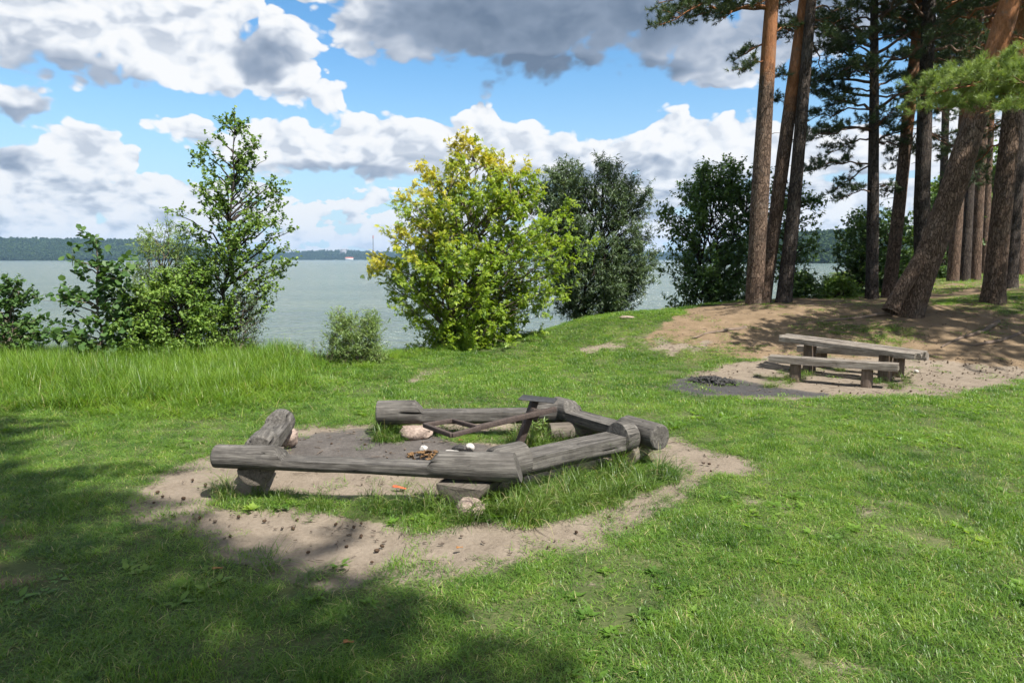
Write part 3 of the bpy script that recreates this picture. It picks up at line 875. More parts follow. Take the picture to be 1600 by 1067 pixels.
# --- picnic set
def beam(name, p0, p1, w, h, label, cat, mat, parent=None, planks=1, seed=0, ends=None, rel=None):
    """plank(s) between the two end points (centre of the top surface); slightly uneven, split ends"""
    p0 = Vector(p0); p1 = Vector(p1)
    L = (p1 - p0).length
    g = Geo(); r = np.random.default_rng(seed)
    nseg = 26
    pw = w / planks
    for k in range(planks):
        e0, e1 = (ends[k] if ends else (0, 0))
        yc = (k - (planks - 1) / 2) * pw
        zoff = r.uniform(-.006, .006)
        prof = [(-.5, -1), (-.47, -.06), (-.42, 0), (-.2, .0), (.0, .0), (.2, .0), (.42, 0), (.47, -.06), (.5, -1), (.44, -1.03), (-.44, -1.03)]
        xs = np.linspace(-L / 2 + e0, L / 2 + e1, nseg)
        V = []
        for i, x in enumerate(xs):
            for j, (a, b) in enumerate(prof):
                jx = 0.012 * fbm(np.array([j * 1.7 + k * 3.3]), np.array([i * 0.0 + seed]), 1.0, 2, seed + 9)[0] * (2.2 if i in (0, nseg - 1) else 0)
                wob = 0.007 * fbm(np.array([x]), np.array([j * 0.9 + k * 5]), 0.4, 3, seed + j)[0]
                V.append((x + jx, yc + a * (pw - .008) + wob, zoff + b * h + wob * (1 if b > -.5 else .5)))
        q = len(prof)
        i = np.arange(nseg - 1)[:, None] * q; j = np.arange(q)[None, :]; jn = (j + 1) % q
        g.add(V, np.stack([i + j, i + jn, i + q + jn, i + q + j], -1).reshape(-1, 4))
        V = np.array(V)
        for e in (0, nseg - 1):
            ring = V[e * q:(e + 1) * q]
            vv = np.concatenate([ring, ring.mean(0)[None]])
            jj = np.arange(q); kk = (jj + 1) % q
            g.add(vv, np.stack([jj, kk, np.full(q, q)], -1) if e else np.stack([kk, jj, np.full(q, q)], -1))
    me = g.mesh(name, mat)
    auto_smooth(me, 30)
    o = obj(name, me, parent)
    x = (p1 - p0).normalized(); z = (Vector((0, 0, 1)) - x * x.z).normalized(); y = z.cross(x)
    mw = Matrix.Translation((p0 + p1) / 2) @ Matrix((x, y, z)).transposed().to_4x4()
    if parent is not None: mw = Matrix.Translation(-Vector(parent.location)) @ mw
    o.matrix_local = mw
    return o
def post(parent, x, y, top, w, d, rz, seed, name="leg"):
    z0 = hz(x, y) - .06
    L = top - z0
    g = Geo(); n = 20; m = 8
    a = np.linspace(0, 2 * np.pi, n, endpoint=False)
    V = []
    for i in range(m):
        t = i / (m - 1)
        sq = 4.0
        cx = np.sign(np.cos(a)) * np.abs(np.cos(a)) ** (2 / sq); sx = np.sign(np.sin(a)) * np.abs(np.sin(a)) ** (2 / sq)
        k = 1 + .05 * fbm(a * 0 + t * 2, a * 2, .8, 3, seed) + .06 * (1 - t)
        V.append(np.stack([np.full(n, t * L), cx * w / 2 * k, sx * d / 2 * k], -1))
    V = np.concatenate(V)
    i = np.arange(m - 1)[:, None] * n; j = np.arange(n)[None, :]; jn = (j + 1) % n
    g.add(V, np.stack([i + j, i + jn, i + n + jn, i + n + j], -1).reshape(-1, 4))
    top_r = V[-n:]
    g.add(np.concatenate([top_r, top_r.mean(0)[None]]), np.stack([np.arange(n), (np.arange(n) + 1) % n, np.full(n, n)], -1))
    me = g.mesh(name, M_POST); auto_smooth(me, 40)
    o = obj(name, me, parent)
    # local X (grain) stands upright
    mw = Matrix.Translation((x, y, z0)) @ Matrix.Rotation(rz, 4, 'Z') @ Matrix(((0, 0, 1), (0, 1, 0), (1, 0, 0))).to_4x4() @ Matrix.Scale(-1, 4, (0, 0, 1))
    o.matrix_local = Matrix.Translation(-Vector(parent.location)) @ mw
    return o
ax = Vector((.736, -.677, 0)); pr = Vector((.677, .736, 0))
rzT = math.atan2(ax.y, ax.x)
tL, tR = Vector((5.84, 13.26, 0)), Vector((6.83, 12.35, 0))
e0 = Vector((5.43, 13.63, .695)); e1 = Vector((7.24, 11.97, .565))
mid = (tL + tR) / 2
tb = thing("picnic_table", (mid.x, mid.y, hz(mid.x, mid.y)), "weathered grey picnic table of thick planks whose top tilts down to the right", "picnic table")
beam("tabletop", e0, e1, .62, .095, "", "", M_PLANK, tb, 3, 3, [(.05, -.04), (-.02, .02), (.0, .05)])
for p, t in ((tL, .22), (tR, .73)):
    q = e0.lerp(e1, t)
    post(tb, p.x, p.y, q.z - .085, .24, .20, rzT, 3 + int(t * 10))
def bench(e0, e1, ts, w, h, label, seed, legw=.19):
    e0 = Vector(e0); e1 = Vector(e1); mid = (e0 + e1) / 2
    b = thing("picnic_bench", (mid.x, mid.y, hz(mid.x, mid.y)), label, "picnic bench", "benches of the picnic table")
    beam("seat", e0, e1, w, h, "", "", M_PLANK, b, 1, seed)
    a = (e1 - e0).normalized()
    for t in ts:
        q = e0.lerp(e1, t)
        post(b, q.x, q.y, q.z - h + .01, legw, legw * .95, math.atan2(a.y, a.x), seed + int(t * 20))
bench((4.83, 12.64, .42), (6.62, 11.55, .425), (.215, .775), .27, .125, "weathered plank bench on the near side of the picnic table", 21)
bench((5.98, 14.12, .42), (7.70, 12.52, .47), (.20, .80), .27, .12, "weathered plank bench behind the picnic table, mostly hidden by it", 27)

# --- charcoal of the second fireplace, cones, scraps
def debris(name, pts, mat, kind, label, cat, seed):
    """heap of small pieces: one thing"""
    r = np.random.default_rng(seed); g = Geo()
    for (x, y, z, L, w) in pts:
        n = 6
        a = r.uniform(0, 6.28); el = r.uniform(-.35, .5)
        d = np.array([math.cos(a) * math.cos(el), math.sin(a) * math.cos(el), math.sin(el)])
        p = np.array([x, y, z])
        ts = np.linspace(-.5, .5, 5)
        v, f = tube(p + ts[:, None] * d * L + r.normal(0, w * .25, (5, 3)), w * np.array([.35, .9, 1, .85, .3]) * r.uniform(.7, 1.2, 5), n)
        g.add(v, f)
    o = obj(name, g.mesh(name, mat))
    tag(o, label, cat, None, kind)
    return o
r = np.random.default_rng(4)
c = ground_at(1112, 597)
pts = []
for i in range(120):
    a = r.uniform(0, 6.28); q = r.uniform(0, 1) ** .6
    x = c.x + math.cos(a) * q * .42; y = c.y + math.sin(a) * q * .35
    pts.append((x, y, hz(x, y) + .015 + .085 * (1 - q) * r.uniform(.3, 1), r.uniform(.04, .15), r.uniform(.012, .035)))
debris("charcoal_heap", pts, M_CHAR, None, "black heap of burnt wood on the ash patch left of the picnic benches", "charcoal", 6)
c = G(672, 714, 0.0)
pts = []
for i in range(60):
    a = r.uniform(0, 6.28); q = r.uniform(0, 1) ** .7
    x = c.x + math.cos(a) * q * .26; y = c.y + math.sin(a) * q * .2
    pts.append((x, y, .015 + .05 * (1 - q) * r.uniform(.2, 1), r.uniform(.03, .09), r.uniform(.006, .016)))
debris("dry_leaf_heap", pts, M_BROWNLEAF, None, "small heap of brown dry leaves and twigs beside the white fire pit stones", "dry leaves", 8)

def cone_mesh():
    bm = bmesh.new()
    bmesh.ops.create_uvsphere(bm, u_segments=10, v_segments=9, radius=1.0)
    for v in bm.verts:
        t = math.atan2(v.co.y, v.co.x)
        k = 1 + .22 * math.sin(t * 5 + v.co.z * 9)
        v.co = Vector((v.co.x * .02 * k, v.co.y * .02 * k, v.co.z * .03))
    me = bpy.data.meshes.new("pine_cone"); bm.to_mesh(me); bm.free()
    me.materials.append(M_CONE)
    return me
cm = cone_mesh()
def cones(regions, label, group, seed):
    r = np.random.default_rng(seed)
    for (x0, y0, x1, y1, n) in regions:
        k = 0
        while k < n:
            px, py = r.uniform(x0, x1), r.uniform(y0, y1)
            p = ground_at(px, py)
            s_, a_, l_, *_ = masks(np.array([p.x]), np.array([p.y]))
            k += 1
            if max(s_[0], l_[0]) < .5: continue
            o = obj("pine_cone", cm)
            sc = r.uniform(.45, .75)
            o.scale = (sc, sc, sc)
            o.location = (p.x, p.y, p.z - .004)
            o.rotation_euler = (r.uniform(1.0, 1.9), r.uniform(0, 6), r.uniform(0, 6))
            tag(o, label, "pine cone", group)
cones([(230, 740, 420, 860, 18), (420, 780, 720, 890, 14), (720, 780, 1050, 870, 9), (480, 670, 620, 730, 6), (1050, 690, 1190, 740, 3)],
      "dark brown pine cone lying on the sandy soil around the log ring", "pine cones around the log ring", 3)
cones([(1120, 560, 1600, 615, 50), (1380, 560, 1600, 600, 50)], "dark brown pine cone lying on the soil around the picnic table", "pine cones around the picnic table", 5)

def scrap(px, py, L, w, label, cat, name, mat, seed):
    p = ground_at(px, py); r = np.random.default_rng(seed)
    g = Geo(); n = 7
    a = r.uniform(-.5, .5)
    d = np.array([math.cos(a), math.sin(a), 0]); q = np.array([-d[1], d[0], 0])
    V = []
    for z in (0, .004):
        for i in range(n):
            t = i / (n - 1)
            ww = w * math.sin(math.pi * min(max(t, .06), .94)) ** .6
            for s in (-.5, .5):
                V.append(np.array([p.x, p.y, p.z + .012 + z]) + d * (t - .5) * L + q * s * ww + np.array([0, 0, .006 * math.sin(t * 5 + s * 2) + .010]))
    F4 = []
    for i in range(n - 1):
        F4.append([2 * i, 2 * i + 2, 2 * i + 3, 2 * i + 1]); b = 2 * n
        F4.append([b + 2 * i, b + 2 * i + 1, b + 2 * i + 3, b + 2 * i + 2])
        F4.append([2 * i, b + 2 * i, b + 2 * i + 2, 2 * i + 2]); F4.append([2 * i + 1, 2 * i + 3, b + 2 * i + 3, b + 2 * i + 1])
    g.add(V, F4)
    return tag(obj(name, g.mesh(name, mat)), label, cat)
scrap(624, 766, .15, .05, "crumpled orange plastic scrap under the front log bench", "litter", "plastic_scrap", M_ORANGE, 3)
scrap(718, 861, .05, .03, "orange dry leaf on the sandy path in front of the log ring", "dry leaf", "fallen_leaf", M_DEADLEAF, 4)
scrap(340, 892, .07, .035, "brown dry leaf in the shaded grass left of the sandy path", "dry leaf", "fallen_leaf", M_DEADLEAF, 5)
scrap(545, 1012, .06, .035, "reddish dry leaf in the shaded grass at the bottom of the photo", "dry leaf", "fallen_leaf", M_DEADLEAF, 6)
scrap(720, 690, .05, .03, "orange dry leaf behind the white stones of the fire pit", "dry leaf", "fallen_leaf", M_DEADLEAF, 7)
scrap(880, 683, .04, .03, "orange dry leaf by the split log under the back corner", "dry leaf", "fallen_leaf", M_DEADLEAF, 8)

# bare roots crossing the sandy slope
def root(label, pts, rad, seed):
    r = np.random.default_rng(seed)
    ps = [ground_at(a, b) for a, b in pts]
    t = np.linspace(0, 1, len(ps)); tt = np.linspace(0, 1, 26)
    P3 = np.stack([np.interp(tt, t, [p[c] for p in ps]) for c in range(3)], -1)
    P3[:, :2] += .05 * np.stack([fbm(tt * 4, tt * 0 + seed, .7, 3, seed), fbm(tt * 4, tt * 0 + 9, .7, 3, seed + 5)], -1)
    P3[:, 2] = height(P3[:, 0], P3[:, 1]) + rad * .25 + .035 * fbm(tt * 3, tt * 0 + seed, .6, 2, seed + 1)
    v, f = tube(P3, rad * (1.05 - .75 * tt) * (1 + .25 * fbm(tt * 5, tt * 0, .5, 2, seed)), 9)
    g = Geo(); g.add(v, f)
    return tag(obj("tree_root", g.mesh("tree_root", M_POST, True)), label, "root", "bare roots on the slope")
root("bare root on the slope below the front trio of pines", [(1165, 512), (1135, 518), (1105, 522), (1082, 530)], .05, 3)
root("forked looking root running left from the leaning pine", [(1400, 492), (1350, 498), (1290, 502), (1240, 508)], .05, 5)
root("bare root snaking down the slope right of the picnic table", [(1560, 505), (1530, 522), (1500, 530), (1470, 545)], .06, 7)
root("long bare root near the right edge above the picnic table", [(1600, 520), (1560, 535), (1520, 540), (1490, 538)], .05, 9)

# ================================================================== trees and bushes
def leaf_template(kind):
    """unit leaf along +X (length 1), width along Y, fold along Z"""
    if kind == 'rhomb':
        v = [(0, 0, 0), (.42, .5, .10), (1, 0, -.06), (.42, -.5, .10)]
        f = [(0, 2, 1), (0, 3, 2)]
    elif kind == 'round':
        v = [(0, 0, 0), (.22, .42, .07), (.66, .5, .09), (1, 0, -.03), (.66, -.5, .09), (.22, -.42, .07)]
        f = [(0, 2, 1), (0, 3, 2), (0, 4, 3), (0, 5, 4)]
    elif kind == 'narrow':
        v = [(0, 0, 0), (.4, .5, .05), (1, 0, -.12), (.4, -.5, .05)]
        f = [(0, 2, 1), (0, 3, 2)]
    elif kind == 'needle':
        v = [(0, .5, 0), (0, -.5, 0), (1, 0, 0)]
        f = [(0, 1, 2)]
    elif kind == 'compound':       # three to five leaflets of an ash maple leaf
        v = []; f = []
        for (bx, by, ang, L, wd) in ((.45, 0, 0, .60, .40), (.32, 0, 1.0, .48, .34), (.32, 0, -1.0, .48, .34), (.12, 0, 1.25, .34, .28), (.12, 0, -1.25, .34, .28)):
            c, s = math.cos(ang), math.sin(ang); n = len(v)
            for (x, y, z) in ((0, 0, 0), (.42, .5, .10), (1, 0, -.16), (.42, -.5, .10)):
                X, Y = x * L, y * wd
                v.append((bx + X * c - Y * s, by + X * s + Y * c, z * L - .12 * abs(by) - .1 * (bx - .2)))
            f += [(n, n + 2, n + 1), (n, n + 3, n + 2)]
    return np.array(v, float), np.array(f, int)

def place_leaves(pos, dirs, nrm, length, width, kind, r):
    """pos, dirs, nrm (n,3) -> verts, tris, leaf index per vertex"""
    tv, tf = leaf_template(kind)
    d = dirs / (np.linalg.norm(dirs, axis=1)[:, None] + 1e-9)
    s = np.cross(nrm, d); s /= np.linalg.norm(s, axis=1)[:, None] + 1e-9
    u = np.cross(d, s)
    n = len(pos); k = len(tv)
    V = pos[:, None, :] + d[:, None, :] * (tv[None, :, 0:1] * length[:, None, None]) + s[:, None, :] * (tv[None, :, 1:2] * width[:, None, None]) + u[:, None, :] * (tv[None, :, 2:3] * length[:, None, None])
    Fi = (tf[None] + (np.arange(n) * k)[:, None, None]).reshape(-1, 3)
    return V.reshape(-1, 3), Fi, np.repeat(np.arange(n), k)
def rand_unit(r, n):
    v = r.normal(size=(n, 3)); return v / np.linalg.norm(v, axis=1)[:, None]

def curve(p0, p1, sag, r, n=6, wob=0.04):
    """branch from p0 to p1, bulging by sag along z, with a little wander"""
    p0 = np.asarray(p0, float); p1 = np.asarray(p1, float)
    t = np.linspace(0, 1, n)
    L = np.linalg.norm(p1 - p0)
    p = p0 + (p1 - p0) * t[:, None]
    p[:, 2] += sag * L * np.sin(np.pi * t)
    w = r.normal(size=(n, 3)) * wob * L * np.sin(np.pi * t)[:, None]
    return p + w

def envelope(profile, d):
    """profile rows (py, px left, px right) at depth d -> functions of z"""
    zs, xl, xr = [], [], []
    for py, a, b in profile:
        pa, pb = P(a, py, d), P(b, py, d)
        zs.append(pa.z); xl.append(pa.x); xr.append(pb.x)
    o = np.argsort(zs)
    return np.array(zs)[o], np.array(xl)[o], np.array(xr)[o]

DENS = (1.45, 1.25, 1.3)
def broadleaf(name, label, cat, base_px, top_px, d, profile, mats, leaf='rhomb', size=.08, aspect=.6, limbs=60, twigs=9, per=7, stems=1,
              stem_r=.06, seed=1, depth=.85, group=None, rise=.55, droop=.25, clump=.16, young=None, base_z=None, fill=.35, spread=.25, tipbias=1.0, extra=None):
    """a broad leaved tree or bush: stems, limbs and twigs grown inside the outline it has in the photograph"""
    limbs = int(limbs * DENS[0]); twigs = int(round(twigs * DENS[1])); per = int(round(per * DENS[2]))
    r = np.random.default_rng(seed)
    zs, xl, xr = envelope(profile, d)
    bp = P(base_px[0], base_px[1], d)
    bz = hz(bp.x, d) if base_z is None else base_z
    base = np.array([bp.x, d, bz - .05])
    tp = P(top_px[0], top_px[1], d); top = np.array([tp.x, d, tp.z])
    wood = Geo()
    stem_paths = []
    for k in range(stems):
        if stems == 1:
            e = top
        else:
            zt = zs[-1] - (zs[-1] - zs[0]) * (0.04 + .30 * r.random()) if k else zs[-1] - .05
            a, b = np.interp(zt, zs, xl), np.interp(zt, zs, xr)
            fx = (k + .5) / stems if k else .5
            e = np.array([a + (b - a) * (.12 + .76 * fx), d + r.uniform(-.35, .35) * (b - a) * depth, zt - .1])
        p = curve(base + r.normal(size=3) * np.array([spread, spread, 0]) * (stems > 1), e, 0.0, r, 12, .012)
        if stems > 1:
            t = np.linspace(0, 1, 12)[:, None]
            p[:, :2] += (e[:2] - base[:2]) * (t * (1 - t)) * -.35
        stem_paths.append(p)
        v, f = tube(p, np.linspace(stem_r, .006, 12) * (1 if k == 0 else r.uniform(.5, .85)), 7)
        wood.add(v, f)
    pos, dirs, out = [], [], []
    zlo = zs[0]
    for i in range(limbs):
        # target inside the outline, nearer its surface than its middle
        for _ in range(20):
            zt = zlo + (zs[-1] - zlo) * r.random() ** .9
            a, b = np.interp(zt, zs, xl), np.interp(zt, zs, xr)
            if b - a > r.random() * (xr - xl).max() * .8: break
        ang = r.uniform(0, 2 * np.pi)
        q = r.uniform(fill, 1.12) ** .6
        cx, hw = (a + b) / 2, (b - a) / 2
        tgt = np.array([cx + hw * math.cos(ang) * q, d + hw * depth * math.sin(ang) * q, zt])
        sp = stem_paths[r.integers(len(stem_paths))] if stems > 1 else stem_paths[0]
        if stems > 1:
            sp = min((stem_paths[j] for j in r.choice(len(stem_paths), min(3, stems), replace=False)), key=lambda s_: np.linalg.norm(s_[6][:2] - tgt[:2]))
        rad = np.hypot(tgt[0] - np.interp(zt, sp[:, 2], sp[:, 0]), tgt[1] - np.interp(zt, sp[:, 2], sp[:, 1]))
        z0 = np.clip(zt - rise * rad - .05, sp[0, 2] + .05, sp[-1, 2] - .02)
        s0 = np.array([np.interp(z0, sp[:, 2], sp[:, 0]), np.interp(z0, sp[:, 2], sp[:, 1]), z0])
        br = curve(s0, tgt, .06, r, 7, .03)
        L = np.linalg.norm(tgt - s0)
        v, f = tube(br, np.linspace(min(.012 + .010 * L, stem_r * .6), .003, 7), 4)
        wood.add(v, f)
        nt = max(3, int(twigs * min(1.5, .5 + L * .5)))
        for j in range(nt):
            t = 1 - (r.random() ** 1.3) * .75 if j else 1.0
            o = np.array([np.interp(t, np.linspace(0, 1, 7), br[:, c]) for c in range(3)])
            dr = (tgt - s0) / (L + 1e-6) * .7 + rand_unit(r, 1)[0] * .9 + np.array([0, 0, .25])
            dr /= np.linalg.norm(dr)
            tl = clump * r.uniform(.6, 1.7)
            tw = curve(o, o + dr * tl, -.05, r, 4, .05)
            if j % 3 == 0:
                v, f = tube(tw, [.004, .003, .0025, .002], 3); wood.add(v, f)
            m = max(2, int(per * r.uniform(.6, 1.4)))
            tt = r.random(m) ** .8
            pp = o + dr * (tl * tt)[:, None] + r.normal(size=(m, 3)) * .012
            pos.append(pp)
            ld = dr[None] * .5 + rand_unit(r, m) * .9 + np.array([0, 0, -droop])
            dirs.append(ld)
    pos = np.concatenate(pos); dirs = np.concatenate(dirs)
    n = len(pos)
    nrm = rand_unit(r, n) * .65 + np.array([.1, -.25, 1.0])
    ln = size * r.uniform(.6, 1.25, n); wd = ln * aspect * r.uniform(.8, 1.2, n)
    V, Fi, idx = place_leaves(pos, dirs, nrm, ln, wd, leaf, r)
    tone = np.clip(r.normal(.5, .22, n) + .35 * fbm(pos[:, 0] * 1.0 + pos[:, 1], pos[:, 2], .5, 2, seed), 0, 1)
    g = Geo()
    at = {'tone': tone[idx]}
    if young is not None:
        hh = (pos[:, 2] - zs[0]) / (zs[-1] - zs[0])
        tip = sstep(hh + .75 * fbm(pos[:, 0] + pos[:, 1] * .7, pos[:, 2], .6, 3, seed + 2) - .30 * (pos[:, 0] - base[0]) / (xr - xl).max() * 2 + r.normal(0, .12, n), young[0], young[1])
        at['young'] = tip[idx]
    g.add(V, Fi, **at)
    root = thing(name, tuple(base + np.array([0, 0, .05])), label, cat, group)
    off = -np.array(root.location)
    for G_, nm, mt in ((wood, 'stem' if stems > 1 else 'trunk', mats[0]), (g, 'foliage', mats[1])):
        G_.v = [v_ + off for v_ in G_.v]
        me = G_.mesh(nm, mt, smooth=(nm != 'foliage'))
        obj(nm, me, root)
    return root

M_TWIG = mat_plain("brown bark", (.065, .052, .040), (.18, .145, .11), 30, 0.9, 0.15, 0.6, 0.01)
M_TWIGD = mat_plain("dark bark", (.022, .018, .015), (.065, .053, .044), 30, 0.9, 0.15, 0.6, 0.01)
L_ALDER = leaf_mat("alder leaf", (.050, .098, .018), (.108, .180, .030), (.185, .26, .055), None, .30, .5, .28)
L_ALDERD = leaf_mat("round alder leaf", (.028, .066, .018), (.056, .115, .030), (.105, .170, .045), None, .30, .5, .28)
L_MAPLE = leaf_mat("ash maple leaf", (.085, .155, .014), (.170, .255, .022), (.260, .330, .030), (.40, .35, .035), .42, .45, .35)
L_WILLOW = leaf_mat("grey willow leaf", (.032, .058, .024), (.066, .108, .044), (.120, .170, .080), None, .25, .45, .4)
L_WILLOWG = leaf_mat("osier leaf", (.075, .125, .030), (.135, .205, .060), (.21, .28, .10), None, .35, .45, .4)
L_BUSH = leaf_mat("hedge leaf", (.052, .104, .018), (.108, .188, .030), (.19, .27, .055), None, .32, .5, .28)
L_BIRCH = leaf_mat("birch leaf", (.034, .074, .020), (.068, .130, .034), (.125, .195, .055), None, .32, .5, .28)
L_SHORE = leaf_mat("shore bush leaf", (.024, .055, .013), (.050, .100, .024), (.09, .155, .038), None, .32, .45, .35)  # darker green leaf for the shore bushes

# left shore
broadleaf("alder_tree", "slender young alder with open pointed crown, tallest tree on the left shore", "tree", (350, 548), (366, 168), 15.2,
          [(165, 364, 370), (200, 345, 385), (240, 285, 415), (290, 300, 440), (330, 280, 455), (370, 283, 465), (420, 300, 455), (470, 310, 452), (520, 325, 400), (548, 340, 370)],
          (M_TWIGD, L_ALDER), 'round', .064, .78, 72, 9, 9, 1, .05, 21, .8, None, .75, .15, .20, fill=.25)
broadleaf("alder_sapling", "young alder with large round leaves and a straight thin stem, left of the leafy thicket", "tree", (160, 578), (150, 372), 14.4,
          [(370, 148, 156), (395, 125, 190), (430, 110, 205), (470, 78, 205), (510, 80, 210), (550, 90, 215), (575, 120, 200)],
          (M_TWIG, L_ALDERD), 'round', .13, .92, 42, 6, 4, 1, .03, 22, .7, None, .35, .1, .22)
broadleaf("alder_bush", "dark alder bush cut by the left edge of the photo", "bush", (10, 590), (20, 440), 14.8,
          [(438, 14, 26), (460, -20, 45), (500, -60, 66), (540, -70, 60), (575, -60, 50)],
          (M_TWIG, L_ALDERD), 'round', .085, .85, 56, 8, 7, 3, .025, 23, .7, None, .35, .1, .2)
broadleaf("osier_bush", "feathery pale green osier behind the leafy thicket on the left shore", "bush", (245, 560), (250, 352), 16.2,
          [(350, 245, 275), (385, 215, 300), (430, 190, 310), (480, 185, 310), (530, 185, 300), (560, 200, 290)],
          (M_TWIG, L_WILLOWG), 'narrow', .10, .2, 70, 9, 10, 6, .025, 24, .7, None, .9, .0, .28)
broadleaf("leafy_thicket", "broad leafy thicket between the round leaved sapling and the slender alder", "bush", (275, 565), (290, 420), 14.9,
          [(405, 290, 310), (440, 235, 345), (480, 195, 365), (520, 180, 375), (555, 185, 365), (575, 200, 350)],
          (M_TWIGD, L_BUSH), 'rhomb', .082, .62, 165, 9, 8, 6, .03, 25, .7, None, .5, .2, .2)
broadleaf("dry_shrub", "thin half bare shrub at the foot of the slender alder", "bush", (370, 560), (385, 470), 15.0,
          [(460, 375, 395), (490, 350, 405), (530, 345, 408), (560, 350, 395)],
          (M_TWIG, L_WILLOW), 'rhomb', .05, .5, 60, 8, 5, 5, .015, 26, .7, None, .8, .1, .18)
broadleaf("small_willow", "small feathery willow bush standing alone at the edge of the bank", "bush", (556, 588), (555, 494), 14.5,
          [(494, 530, 585), (510, 524, 592), (540, 520, 597), (565, 522, 597), (582, 530, 588)],
          (M_TWIG, L_WILLOWG), 'narrow', .085, .19, 80, 9, 10, 9, .012, 27, .8, None, 1.0, .0, .22)
# the yellow green maple and the willow behind it
broadleaf("ash_maple", "yellow green ash maple bush with golden young leaves at its top", "tree", (700, 556), (728, 216), 17.2,
          [(214, 718, 738), (240, 690, 765), (265, 645, 830), (300, 637, 850), (345, 605, 900), (385, 582, 918), (430, 580, 912), (480, 600, 905), (520, 640, 890), (548, 660, 850)],
          (M_TWIG, L_MAPLE), 'compound', .112, .95, 200, 9, 6.6, 9, .05, 31, .75, None, .75, .35, .25, young=(.38, 1.25), fill=.15, spread=.3)
broadleaf("willow_tree", "dark grey green willow behind the yellow maple", "tree", (925, 508), (935, 250), 20.8,
          [(248, 925, 945), (265, 850, 970), (300, 835, 1010), (350, 830, 1018), (400, 840, 1022), (450, 860, 1015), (485, 880, 985), (502, 890, 960)],
          (M_TWIGD, L_WILLOW), 'narrow', .13, .20, 215, 10, 12, 7, .06, 33, .75, None, .9, .55, .30, spread=.4, fill=.3)
broadleaf("shore_bush", "bushy dark tree on the shore between the willow and the first pines", "tree", (1100, 492), (1125, 255), 22.5,
          [(253, 1085, 1165), (280, 1062, 1180), (330, 1040, 1190), (380, 1032, 1190), (430, 1036, 1185), (470, 1045, 1175), (490, 1060, 1165)],
          (M_TWIGD, L_BIRCH), 'rhomb', .115, .6, 170, 9, 7, 5, .05, 34, .75, None, .8, .3, .26, fill=.3)
broadleaf("shore_birch", "thin leaved young birch seen through the gap between the second and third pine", "tree", (1248, 480), (1228, 270), 22.0,
          [(268, 1215, 1240), (310, 1195, 1275), (350, 1185, 1305), (385, 1180, 1290), (430, 1190, 1265), (470, 1200, 1260)],
          (M_TWIGD, L_BIRCH), 'rhomb', .11, .65, 60, 8, 6, 1, .03, 35, .8, None, .3, .2, .24)
broadleaf("low_bush", "low dark bush at the foot of the third pine", "bush", (1258, 478), (1255, 432), 20.6,
          [(430, 1245, 1270), (450, 1236, 1280), (474, 1236, 1282)], (M_TWIGD, L_SHORE), 'rhomb', .10, .6, 50, 7, 6, 3, .02, 36, .8, None, .6, .2, .2)
broadleaf("low_bush", "low bright green bush just left of the thin dark pine", "bush", (1308, 476), (1305, 440), 21.0,
          [(438, 1295, 1320), (455, 1282, 1335), (474, 1278, 1340)], (M_TWIGD, L_BUSH), 'rhomb', .10, .6, 50, 7, 6, 3, .02, 37, .8, None, .6, .2, .2)
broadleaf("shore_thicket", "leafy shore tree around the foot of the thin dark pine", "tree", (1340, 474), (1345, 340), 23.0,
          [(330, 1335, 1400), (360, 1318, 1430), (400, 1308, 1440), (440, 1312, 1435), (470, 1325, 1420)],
          (M_TWIGD, L_SHORE), 'rhomb', .12, .62, 130, 8, 7, 4, .04, 38, .7, None, .6, .3, .25)
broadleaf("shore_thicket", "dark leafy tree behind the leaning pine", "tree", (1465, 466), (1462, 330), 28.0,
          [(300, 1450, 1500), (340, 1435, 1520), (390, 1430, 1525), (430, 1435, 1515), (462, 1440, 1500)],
          (M_TWIGD, L_SHORE), 'rhomb', .12, .62, 120, 8, 7, 4, .04, 39, .7, None, .6, .3, .25)
broadleaf("background_tree", "green leafy tree far behind the pines at the right edge", "tree", (1600, 452), (1600, 225), 36.0,
          [(215, 1570, 1660), (265, 1545, 1690), (320, 1528, 1720), (370, 1515, 1740), (420, 1512, 1740), (455, 1516, 1720)],
          (M_TWIGD, L_BUSH), 'rhomb', .20, .62, 260, 9, 8, 5, .08, 40, .6, None, .5, .3, .4)
broadleaf("background_tree", "pale green tree far behind, filling the gap beside the three slim pines", "tree", (1500, 462), (1500, 285), 42.0,
          [(275, 1470, 1530), (310, 1445, 1555), (365, 1425, 1570), (410, 1420, 1570), (455, 1430, 1560)],
          (M_TWIGD, L_ALDER), 'rhomb', .22, .62, 240, 9, 8, 5, .08, 41, .5, None, .5, .3, .4)

